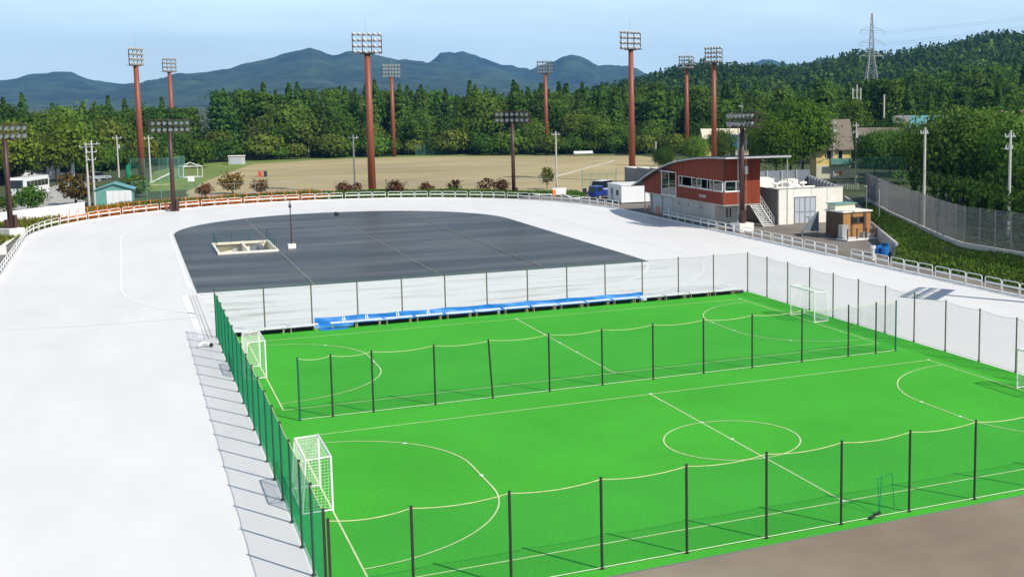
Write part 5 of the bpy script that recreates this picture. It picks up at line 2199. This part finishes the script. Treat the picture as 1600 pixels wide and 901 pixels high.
pA, pB = G(1443, 357, 1.5), G(1575, 377, 1.5)
pC, pD = G(1302, 279), G(1337, 287)
pE, pF = G(149, 323), G(555, 301)
pG2, pH = G(870, 298), G(1140, 247)
wires('overhead_cable', [((pA.x, pA.y, 7.4), (pB.x, pB.y, 7.2))], 'dark overhead cable between the two poles by the mesh fence', .016)
wires('overhead_cable', [((pC.x, pC.y, 8.6), (pD.x, pD.y, 8.5))], 'dark overhead cable between the poles at the brown roofed house', .014)
wires('overhead_cable', [((pG2.x, pG2.y, 5.6), (pH.x, pH.y, 5.4))], 'dark overhead cable crossing low over the ball field corner', .022, 1.0)
wires('overhead_cable', [((pE.x, pE.y, 5.0), (pF.x, pF.y, 4.7))], 'dark overhead cable crossing in front of the playground', .014, .6)


# houses
def house(name, loc, rz, Lx, Ly, eave, ridge, wall, roof, label, wins=(), over=.5):
    """gable house: ridge along local x; wins: (side,x0,x1,z0,z1)"""
    o = thing(name, loc, label, 'house', None, rz)
    MB().extr([(-Ly / 2, -.5), (Ly / 2, -.5), (Ly / 2, eave), (0, ridge - .12), (-Ly / 2, eave)], (-Lx / 2, 0, 0), (0, 1, 0), (0, 0, 1), (1, 0, 0), Lx).obj('wall', wall, o)
    sl = (ridge - eave) / (Ly / 2)
    ov = over
    rf_ = MB()
    rf_.extr([(-Ly / 2 - ov, eave - sl * ov + .02), (0, ridge + .02), (Ly / 2 + ov, eave - sl * ov + .02), (Ly / 2 + ov, eave - sl * ov + .2), (0, ridge + .22), (-Ly / 2 - ov, eave - sl * ov + .2)],
             (-Lx / 2 - ov, 0, 0), (0, 1, 0), (0, 0, 1), (1, 0, 0), Lx + 2 * ov)
    rfo = rf_.obj('roof', roof, o)
    for (side, x0, x1, z0, z1) in wins:
        if side == 'front':
            f = MB().ab((x0 - .08, -Ly / 2 - .06, z0 - .08), (x1 + .08, -Ly / 2 - .002, z1 + .08)).obj('window', 'win_frame', o)
            MB().ab((x0, -Ly / 2 - .075, z0), (x1, -Ly / 2 - .061, z1)).obj('pane', 'dark_glass', f)
        else:
            f = MB().ab((-Lx / 2 - .06, x0 - .08, z0 - .08), (-Lx / 2 - .002, x1 + .08, z1 + .08)).obj('window', 'win_frame', o)
            MB().ab((-Lx / 2 - .075, x0, z0), (-Lx / 2 - .061, x1, z1)).obj('pane', 'dark_glass', f)
    return o, rfo


p = G(1318, 279)
hs, hr = house('house', (p.x + .6, p.y + 5.5, 0), math.radians(-25), 6.3, 9.5, 5.6, 10.4, 'yellow_wall', 'roof_brown', 'yellow walled house with a big brown roof and green balcony',
               [('front', -1.2, -.5, 3.6, 5.0), ('front', .9, 1.6, 3.6, 5.0), ('front', .6, 1.7, .3, 2.3), ('side', -1.5, -.6, 3.4, 4.8), ('side', 1, 1.9, 3.4, 4.8)])
MB().ab((-.6, -5.9, 2.6), (3.1, -5.8, 3.7)).ab((-.6, -5.8, 2.5), (3.1, -4.81, 2.6)).obj('balcony', 'teal_wall', hs)
MB().ab((-3.12, -4.86, -.4), (3.12, -4.765, 2.4)).obj('lower_cladding', 'cream', hs)
MB().box((.6, -2.2, 8.6), (.7, .5, .6)).obj('skylight', 'car_white', hr)
MB().box((.1, -1.2, 9.6), (1.5, .5, .2)).obj('roof_vent', 'car_dark', hr)
p = AZD(1395, 250)
house('long_house', (p.x, p.y, 3.2), math.radians(-30), 13.5, 7, 3.6, 4.9, 'cream', 'roof_brown', 'long low white walled building behind the trees', [('front', x, x + 1.4, 1.2, 2.6) for x in (-5.4, -2.8, -.2, 2.4, 4.6)])
p = AZD(1432, 262)
house('house', (p.x, p.y, 5.4), math.radians(-35), 9, 7, 3.6, 5.0, 'grey_panel', 'conc_dark', 'small grey roofed house beside the long white building')
p = AZD(1515, 225)
house('hall', (p.x, p.y, 1.4), math.radians(-40), 20, 15, 6.0, 9.6, 'cream', 'teal_roof', 'large hall with a teal metal roof half hidden by trees')
p = AZD(1600, 245)
house('house', (p.x, p.y, 5.0), math.radians(-30), 9, 8, 4.4, 6.6, 'cream', 'roof_brown', 'brown roofed house behind the teal hall')
p = AZD(1098, 300)
house('house', (p.x + 6, p.y, 0), math.radians(-20), 11, 8, 4.6, 6.6, 'yellow_wall', 'cream', 'pale yellow roofed house behind a tall mast and bush', [('front', x, x + 1.4, 1.2, 2.6) for x in (-4, -1, 2)])
p = AZD(1140, 285)
house('house', (p.x, p.y, 0), math.radians(-28), 9, 8, 3.4, 5.6, 'cream', 'blue_roof', 'dark blue roofed house behind the curved roof', [('front', x, x + 1.4, 1.0, 2.4) for x in (-3, 0, 2)])
p = AZD(28, 262)
house('long_house', (p.x, p.y, 0), math.radians(8), 17, 8, 4.2, 6.0, 'car_white', 'teal_roof', 'pale building with a mint roof behind the yellow green trees', [('front', x, x + 1.6, 1.2, 2.6) for x in (-6, -2, 2, 6)])
# low fence in the garden, orange road sign
p = G(1313, 284)
o = thing('road_sign', (p.x, p.y, 0), 'round orange sign on a short post by the house garden', 'sign')
MB().tube((0, 0, 0), (0, 0, 1.3), .04, 6).obj('post', 'steel', o)
MB().tube((0, -.06, 1.5), (0, -.02, 1.5), .42, 14).obj('sign_disc', 'orange', o)
wire_fence([tuple(G(1308, 294).xy), tuple(G(1345, 296).xy)], 1.0, 'low white rail fence below the house garden', 'white_paint', cell=.4, r=.02, step=2)

# phone mast cluster and lattice pylon
p = G(1381, 268)
o = thing('antenna_mast', (p.x + 20, p.y + 40, 0), 'slim antenna mast with three pale panel aerials behind the long white building', 'antenna')
MB().tube((0, 0, 0), (0, 0, 17.5), .16, 8).obj('pole', 'pole_conc', o)
for a_ in range(3):
    x = (-1.1, 0, 1.1)[a_]
    MB().box((x, 0, 15.2), (.22, .16, 3.0)).obj('aerial', 'pole_conc', o)
MB().box((0, .15, 14.4), (2.4, .1, .1)).obj('bracket', 'steel', o)
MB().box((0, .15, 16.2), (2.4, .1, .1)).obj('bracket', 'steel', o)
p = G(1399, 268)
o = MB().tube((0, 0, 0), (0, 0, 15.0), .2, 8).tube((0, 0, 15), (0, 0, 15.12), .26, 8).obj('smoke_stack', 'pole_conc')
o.location = (p.x + 18, p.y + 30, 0)
tag(o, 'plain pale pole standing behind the long white building', 'pole')

pp_ = AZD(1361, 455)
zb_ = gz(pp_.x, pp_.y) - .3
py = thing('lattice_pylon', (pp_.x, pp_.y, zb_), 'steel lattice power pylon with three pairs of arms on the wooded slope', 'pylon', None, math.radians(-20))
HT = 44.6 - zb_


def pyw(z):
    t = z / HT
    return 3.6 * (1 - t / .62) + 1.0 if t < .62 else 1.0 * (1 - (t - .62) / .38 * .75)


b = MB()
zs = [0, 5, 10, 14.5, 18.5, 22, 25]
zs = [z * HT * .62 / 25 for z in zs] + list(np.linspace(HT * .67, HT, 7))
for i in range(len(zs) - 1):
    za, zc = zs[i], zs[i + 1]
    wa, wc = pyw(za), pyw(zc)
    A4 = [(wa, wa), (-wa, wa), (-wa, -wa), (wa, -wa)]
    C4 = [(wc, wc), (-wc, wc), (-wc, -wc), (wc, -wc)]
    for k in range(4):
        b.tube((*A4[k], za), (*C4[k], zc), .12, 4)
        j = (k + 1) % 4
        b.tube((*A4[k], za), (*C4[j], zc), .075, 3)
        b.tube((*A4[j], za), (*C4[k], zc), .075, 3)
        b.tube((*C4[k], zc), (*C4[j], zc), .07, 3)
b.obj('lattice', 'steel', py)
for z in (HT - 5.5, HT - 10.0, HT - 15.0):
    for s in (-1, 1):
        mb = MB()
        w0 = pyw(z)
        for yy in (-w0, w0):
            mb.tube((s * w0, yy, z), (s * 4.4, 0, z), .10, 4)
            mb.tube((s * w0, yy, z + 1.3), (s * 4.4, 0, z), .08, 4)
        mb.tube((s * 4.4, 0, z), (s * 4.4, 0, z - 1.3), .12, 5)
        mb.obj('arm', 'steel', py)
MB().tube((-3.0, -3.0, 5.5), (-2.3, -2.3, 13), .45, 6).obj('warning_sleeve', 'red', py)
MB().tube((0, 0, HT), (0, 0, HT + .8), .3, 6).obj('top_light', 'red', py)
q0 = Matrix.Rotation(math.radians(-20), 3, 'Z')
prs = []
for z in (HT - 6.8, HT - 11.3):
    for s in (-1, 1):
        a_ = q0 @ Vector((s * 4.4, 0, z)) + Vector((pp_.x, pp_.y, zb_))
        c_ = AZD(2050, 620, 74 - (HT - z) * .5) + Vector((s * 3, 0, 0))
        prs.append((a_, c_))
wires('power_line', prs, 'thin power lines running from the lattice pylon across the hill', .035, 3.0)

# ================================================================== LEFT SIDE AND BALL FIELD THINGS
# white wall
ww = tag(link('white_wall', None), 'tall plain white panel wall beside the narrow path', 'wall')
p0, p1 = Vector((-24, 144.5)), Vector((-4.8, 168.0))
d = (p1 - p0)
L = d.length
d.normalize()
nn = Vector((-d.y, d.x))
for k in range(9):
    a_, c_ = p0 + d * (L * k / 9 + .01), p0 + d * (L * (k + 1) / 9 - .01)
    MB().prism([tuple(a_), tuple(c_), tuple(c_ + nn * .15), tuple(a_ + nn * .15)], -.02, 2.15).obj('wall_panel', 'white_paint', ww)
# low white boxes by the path
p = G(8, 396)
o = MB().box((0, 0, .35), (1.8, 2.4, .7)).box((0, 0, .73), (1.9, 2.5, .06)).box((.6, -1.22, .4), (.3, .03, .4)).obj('utility_box', 'equip')
o.location = (p.x - 1.1, p.y, 0)
o.rotation_euler = (0, 0, .4)
tag(o, 'low white utility box beside the narrow path', 'box')

# orange plastic fence
of = tag(link('orange_fence', None), 'orange plastic net fence on posts round the curved end of the rink', 'fence')
op = arc((RC, RV), RR + 1.35, math.radians(150), math.radians(84), 40)
ops = poly_at(op, 1.8)
OM = None
for i, p in enumerate(ops):
    c = link('post', post_mesh(1.45, .045, 'orange'), of)
    c.location = (p.x, p.y, .1)
for i in range(len(ops) - 1):
    d = ops[i + 1] - ops[i]
    if OM is None:
        mb = MB()
        for j in range(9):
            mb.box((.9, 0, .08 + j * .065), (1.8, .012, .018))
        for k in range(24):
            mb.box((0.04 + k * .075, .01, .33), (.014, .012, .56))
        OM = mb.mesh('plastic_mesh', 'orange')
        OT = MB().box((.9, 0, 1.32), (1.8, .022, .022)).mesh('top_rail', 'orange')
    for me in (OM, OT):
        c = link(me.name.split('.')[0], me, of)
        c.location = (ops[i].x, ops[i].y, .12)
        c.rotation_euler = (0, 0, math.atan2(d.y, d.x))
        c.scale = (d.length / 1.8, 1, 1)


# weeds and grass strips (nobody could count them)
def blades(name, poly, n, h, mat, label, z=0.0, seed=1, zf=None, wid=.05):
    r = np.random.default_rng(seed)
    P = np.array(poly, float)
    lo, hi = P.min(0), P.max(0)
    pts = r.uniform(lo, hi, (n * 3, 2))
    x, y = pts[:, 0], pts[:, 1]
    ins = np.zeros(len(pts), bool)
    j = len(P) - 1
    for i in range(len(P)):
        xi, yi, xj, yj = P[i, 0], P[i, 1], P[j, 0], P[j, 1]
        c = ((yi > y) != (yj > y)) & (x < (xj - xi) * (y - yi) / (yj - yi + 1e-12) + xi)
        ins ^= c
        j = i
    pts = pts[ins][:n]
    n = len(pts)
    zz = np.full(n, z) if zf is None else zf(pts[:, 0], pts[:, 1])
    hh_ = h * r.uniform(.4, 1.3, n) * (.6 + .8 * vnoise(pts[:, 0] * .35, pts[:, 1] * .35, seed))
    an = r.uniform(0, 2 * PI, n)
    wx, wy = np.cos(an) * wid, np.sin(an) * wid
    lean = r.normal(size=(n, 2)) * h * .35
    B = np.stack([pts[:, 0], pts[:, 1], zz], -1)
    V = np.stack([B - np.stack([wx, wy, 0 * wx], -1), B + np.stack([wx, wy, 0 * wx], -1),
                  B + np.stack([lean[:, 0] * .5 + wx * .8, lean[:, 1] * .5 + wy * .8, hh_ * .6], -1), B + np.stack([lean[:, 0], lean[:, 1], hh_], -1)], 1).reshape(-1, 3)
    Fq = np.arange(n * 4).reshape(n, 4)
    me = bpy.data.meshes.new(name)
    set_mesh(me, V, Fq)
    me.materials.append(MT[mat])
    return tag(link(name, me), label, 'grass', kind='stuff')


bank_z = lambda x, y: np.interp(np.hypot(x - RC, y - RV), br, bz)
ring = lambda r0, r1, a0, a1: arc((RC, RV), r0, a0, a1, 30) + arc((RC, RV), r1, a1, a0, 30)
blades('weeds', ring(RR + 2.0, RR + 7.0, math.radians(88), math.radians(168)), 20000, .55, 'f_weed', 'yellow green weeds growing behind the orange fence', seed=2, wid=.09, zf=bank_z)
blades('flowers', ring(RR + .7, RR + 2.5, math.radians(88), math.radians(153)), 15000, .5, 'f_flower', 'dense strip of orange flowers along the curved barrier', seed=9, wid=.11, zf=bank_z)
blades('grass', ring(RR + .8, RR + 5.0, math.radians(40), math.radians(90)), 14000, .42, 'f_grass', 'green grass strip behind the curved barrier', seed=3, wid=.08, zf=bank_z)
blades('grass', [(-23, 138), (-12.6, 141), (-10.5, 152), (-6.0, 166), (-7, 165), (-13, 158), (-23, 145.5)], 6000, .45, 'f_weed', 'rough grass at the foot of the white wall', seed=4, wid=.07)
blades('grass', [tuple(G(x, y).xy) for x, y in ((800, 304), (878, 303), (893, 309), (918, 307), (900, 299), (800, 300))], 3000, .35, 'f_grass', 'grass bed at the yard entrance', seed=5, wid=.07)


def emb_z(x, y):
    tv = np.array([a[1] for a in toe])
    tu = np.interp(y, tv, [a[0] for a in toe])
    cu = np.interp(y, tv, np.interp(tv, [a[1] for a in crest], [a[0] for a in crest]))
    tz = np.interp(y, tv, toez)
    t = np.clip((x - tu) / np.maximum(cu - tu, .1), 0, 1)
    return tz * (1 - t) + 1.5 * t ** .8 - .02


blades('embankment_grass', [(61.9, 56), (62.7, 78), (62.4, 87.6), (65.5, 91.2), (75.8, 111.2), (83.8, 124.5), (84.0, 123.6), (78.2, 111.6), (69.2, 90.4), (67.1, 84.6), (67.2, 76), (66.9, 56)],
       36000, .28, 'f_bank', 'thick green grass covering the slope below the mesh fence', seed=6, zf=emb_z, wid=.13)

# small maples and shrubs along the near side of the field
proto('maple0', 'wide', 2.4, 2.7, 44, 14, .17, 'f_maple', 501, trunk_r=.06)
proto('maple1', 'wide', 2.6, 2.9, 44, 14, .18, 'f_maple2', 502, trunk_r=.06)
proto('maple2', 'wide', 2.2, 2.2, 26, 10, .16, 'f_maple', 503, trunk_r=.05)
proto('sapling', 'round', 4.2, 2.8, 44, 14, .2, 'f_olive', 504, trunk_r=.06)
proto('small_green', 'wide', 3.6, 4.2, 60, 20, .22, 'f_green', 505, trunk_r=.08)
for (x, y, key, s, lb) in ((320, 309, 'maple0', 0.88, 'wide dark red maple beside the playground fence'), (364, 303, 'maple1', 1.26, 'young orange tinged tree on the gravel beside the field'),
                           (408, 304, 'maple1', 0.92, 'bushy orange tinged maple behind the orange fence end'), (538, 307, 'maple0', 0.88, 'red maple left of a close pair near the utility pole'),
                           (556, 305, 'maple2', 0.92, 'thin red maple right of a close pair near the utility pole'), (619, 307, 'maple0', 1.01, 'red maple just right of the big mast'),
                           (667, 305, 'maple0', 0.80, 'small red maple in the middle of the field fence row'), (709, 303, 'maple2', 1.05, 'thin sparse red maple in the field fence row'),
                           (760, 303, 'maple2', 1.15, 'sparse pinkish maple left of a short dark mast'), (783, 303, 'maple0', 0.92, 'dark red maple touching a short dark mast'),
                           (855, 296, 'sapling', .85, 'green yellow sapling beside the utility pole'), (118, 320, 'small_green', 1.05, 'brownish bush behind the end of the white wall'),
                           (48, 330, 'small_green', .9, 'round green bush in front of the white bus'), (213, 308, 'small_green', .9, 'small green tree beside the teal shed'),
                           (312, 262, 'small_green', 1.5, 'dense round dark green tree on the lawn'), (14, 332, 'small_green', .6, 'green bush behind the dark mast and white wall')):
    p = G(x, y)
    if key == 'small_green' and x == 118:
        key = 'maple1'
        s = 1.7
    plant(key, 'maple_tree' if 'maple' in key else 'small_tree', (p.x, p.y, -.03), s, lb)

# teal shed with white doors
p = G(181, 322)
o = thing('storage_shed', (p.x, p.y + 1.8, 0), 'teal gabled storage shed with white doors by the utility poles', 'shed', None, math.radians(-4))
MB().extr([(-2.4, 0), (2.4, 0), (2.4, 2.35), (0, 3.15), (-2.4, 2.35)], (0, -1.7, 0), (1, 0, 0), (0, 0, 1), (0, 1, 0), 3.6).obj('wall', 'teal_wall', o)
MB().extr([(-2.7, 2.27), (0, 3.19), (2.7, 2.27), (2.7, 2.37), (0, 3.29), (-2.7, 2.37)], (0, -2.0, 0), (1, 0, 0), (0, 0, 1), (0, 1, 0), 4.2).obj('roof', 'teal_roof', o)
for k in range(4):
    MB().ab((-1.0 + k * .82, -1.78, .05), (-.2 + k * .82, -1.71, 2.2)).obj('door_leaf', 'car_white', o)

# playground pieces
p = G(298, 277)
o = thing('climbing_frame', (p.x, p.y, 0), 'white pipe climbing frame on the playground lawn', 'climbing frame', None, .4)
b = MB()
Pq = [(-1.9, -1.0), (1.9, -1.0), (1.9, 1.0), (-1.9, 1.0)]
for k in range(4):
    a_, c_ = Pq[k], Pq[(k + 1) % 4]
    b.tube((*a_, 0), (*a_, 2.1), .06, 6)
    for zz in (.1, 2.1):
        b.tube((*a_, zz), (*c_, zz), .05, 6)
b.tube((-1.9, -1, 2.1), (0, 0, 2.9), .05, 6).tube((1.9, -1, 2.1), (0, 0, 2.9), .05, 6).tube((1.9, 1, 2.1), (0, 0, 2.9), .05, 6).tube((-1.9, 1, 2.1), (0, 0, 2.9), .05, 6)
b.obj('frame', 'white_paint', o)
p = G(252, 289)
o = thing('slide', (p.x, p.y, 0), 'white playground slide with yellow frame near the dark mast', 'slide', None, .1)
MB().extr([(-1.8, .4), (1.6, 2.0), (1.9, 2.0), (1.9, 2.12), (1.55, 2.12), (-1.85, .52)], (0, -.3, 0), (1, 0, 0), (0, 0, 1), (0, 1, 0), .6).obj('chute', 'car_white', o)
MB().tube((1.7, -.3, 0), (1.7, -.3, 2.0), .05, 6).tube((1.7, .3, 0), (1.7, .3, 2.0), .05, 6).tube((-1.4, 0, 0), (-1.4, 0, .55), .05, 6).tube((-1.8, 0, .06), (1.8, 0, .06), .05, 6).obj('frame', 'rope', o)
p = G(299, 291)
o = thing('notice_board', (p.x, p.y, 0), 'white square notice board beside the playground', 'sign')
MB().box((0, 0, 1.3), (1.15, .06, .95)).obj('board', 'car_white', o)
MB().tube((.5, .06, 0), (.5, .06, 1.8), .04, 6).tube((-.5, .06, 0), (-.5, .06, 1.8), .04, 6).obj('post', 'post_green', o)
p = G(201, 287)
o = thing('net_column', (p.x, p.y, 0), 'bright green folded net hanging in a column at the enclosure corner', 'net')
mb = MB()
mb.path([(.0, 0, .1), (.08, 0, 1.2), (-.06, 0, 2.4), (.04, 0, 3.4)], .4, 9, [.28, .42, .36, .30])
mb.obj('folded_net', 'net', o)
MB().tube((.2, .2, 0), (.2, .2, 3.7), .05, 6).obj('post', 'teal_wall', o)
p = G(371, 257)
o = thing('field_shed', (p.x, p.y + 1.2, 0), 'small grey field shed with a white front at the lawn edge', 'shed', None, -.1)
MB().box((0, 0, .95), (3.6, 2.2, 1.9)).obj('wall', 'concrete', o)
MB().box((0, 0, 1.96), (3.9, 2.6, .12)).obj('roof', 'concrete_light', o)
MB().box((-.2, -1.13, .85), (2.6, .05, 1.6)).obj('shutter', 'shutter', o)
p = G(415, 276)
for i, (dx, mt, lb) in enumerate(((0, 'red', 'small red player bench cover at the edge of the field'), (.9, 'car_dark', 'small dark upright board at the edge of the field'))):
    o = MB().box((0, 0, .5), (.6, .5, 1.0)).box((0, .1, 1.03), (.7, .6, .06)).obj('field_box', mt)
    o.location = (p.x + dx * 1.1 - 1.0, p.y, 0)
    tag(o, lb, 'box')
p = G(912, 243)
o = thing('field_bench', (p.x, p.y, 0), 'blue white long bench under the trees across the ball field', 'bench')
MB().box((0, 0, .55), (5.2, .5, .12)).obj('seat', 'bench', o)
MB().box((0, .3, .9), (5.2, .06, .5)).obj('backrest', 'bench', o)
for x in (-2.2, 0, 2.2):
    MB().box((x, 0, .25), (.1, .45, .5)).obj('leg', 'steel', o)
for i, (x, y, ry) in enumerate(((262, 279, .2),)):
    pass

# bus and cars
p = G(58, 308)
bu = thing('bus', (p.x - 1.2, p.y + 3.6, -.012), 'white coach with dark windows parked on the access road', 'bus', None, math.atan2(-.94, -.36))
L, Wd, H = 8.6, 2.35, 3.1
MB().extr([(-L / 2, .4), (L / 2, .4), (L / 2 + .05, 1.5), (L / 2 - .15, 2.8), (L / 2 - .4, H), (-L / 2 + .2, H), (-L / 2, 2.8)], (0, -Wd / 2, 0), (1, 0, 0), (0, 0, 1), (0, 1, 0), Wd).obj('body', 'car_white', bu)
MB().add([(L / 2 + .06, -1.05, 1.45), (L / 2 + .06, 1.05, 1.45), (L / 2 - .12, 1.0, 2.75), (L / 2 - .12, -1.0, 2.75)], ((0, 1, 2, 3),)).obj('windscreen', 'dark_glass', bu)
for s in (-1, 1):
    for k in range(6):
        MB().box((-L / 2 + .95 + k * 1.22, s * (Wd / 2 + .01), 2.05), (1.12, .02, .95)).obj('window', 'dark_glass', bu)
    for x in (-2.5, 2.6):
        wheel(x, s * (Wd / 2 - .13), .48, .3, bu)
    MB().box((L / 2 + .03, s * .85, .8), (.04, .4, .2)).obj('headlight', 'lamp_glass', bu)
p = G(153, 281)
car((p.x, p.y, -.012), .5, 'car_silver', 'silver blue car parked at the top of the access road', 4.4, 1.75, 1.5)
p = G(131, 286)
car((p.x, p.y, -.012), .4, 'car_dark', 'black car partly hidden by the utility pole pair', 4.2, 1.7, 1.45)
p = G(8, 322)
car((p.x - .4, p.y, -.012), 1.2, 'car_dark', 'dark car parked behind the white wall beside the mast', 4.2, 1.7, 1.4)
p = G(1134, 247)
car((p.x + 3, p.y + 6, 0), .3, 'car_white', 'white car parked behind the curved roof', 4.2, 1.7, 1.5)
p = G(345, 548)
o = thing('net_weight', (3.95, 76.6, .005), 'small pale bundle of netting with a dark ball outside the side net', 'bundle')
mb = MB()
mb.path([(-.5, .0, .1), (-.2, .15, .22), (.1, -.1, .18), (.35, .1, .1)], .12, 6, [.08, .16, .15, .08])
mb.obj('netting', 'net_white', o)
mb = MB()
for k in range(5):
    t0, t1 = k / 5 * PI, (k + 1) / 5 * PI
    mb.tube((.25, -.15, .13 - .13 * math.cos(t0)), (.25, -.15, .13 - .13 * math.cos(t1)), max(.01, .13 * math.sin(t0)), 10, max(.01, .13 * math.sin(t1)), caps=False)
mb.obj('ball', 'black', o)

# ================================================================== HAZE
b = MB().box((600, 3400, 190), (11000, 10600, 470))
hz = b.obj('haze', None)
mt = bpy.data.materials.new('haze_air')
mt.use_nodes = True
n = mt.node_tree
n.nodes.clear()
om = n.nodes.new('ShaderNodeOutputMaterial')
pv = n.nodes.new('ShaderNodeVolumePrincipled')
pv.inputs['Color'].default_value = (.13, .46, 1, 1)
pv.inputs['Density'].default_value = .00009
pv.inputs['Anisotropy'].default_value = .0
n.links.new(pv.outputs[0], om.inputs['Volume'])
hz.data.materials.append(mt)
tag(hz, 'pale blue haze hanging in the air toward the mountains', 'haze', kind='stuff')
print('objects', len(bpy.data.objects))
print('tris', sum(len(me.loops) - 2 * len(me.polygons) for me in bpy.data.meshes))
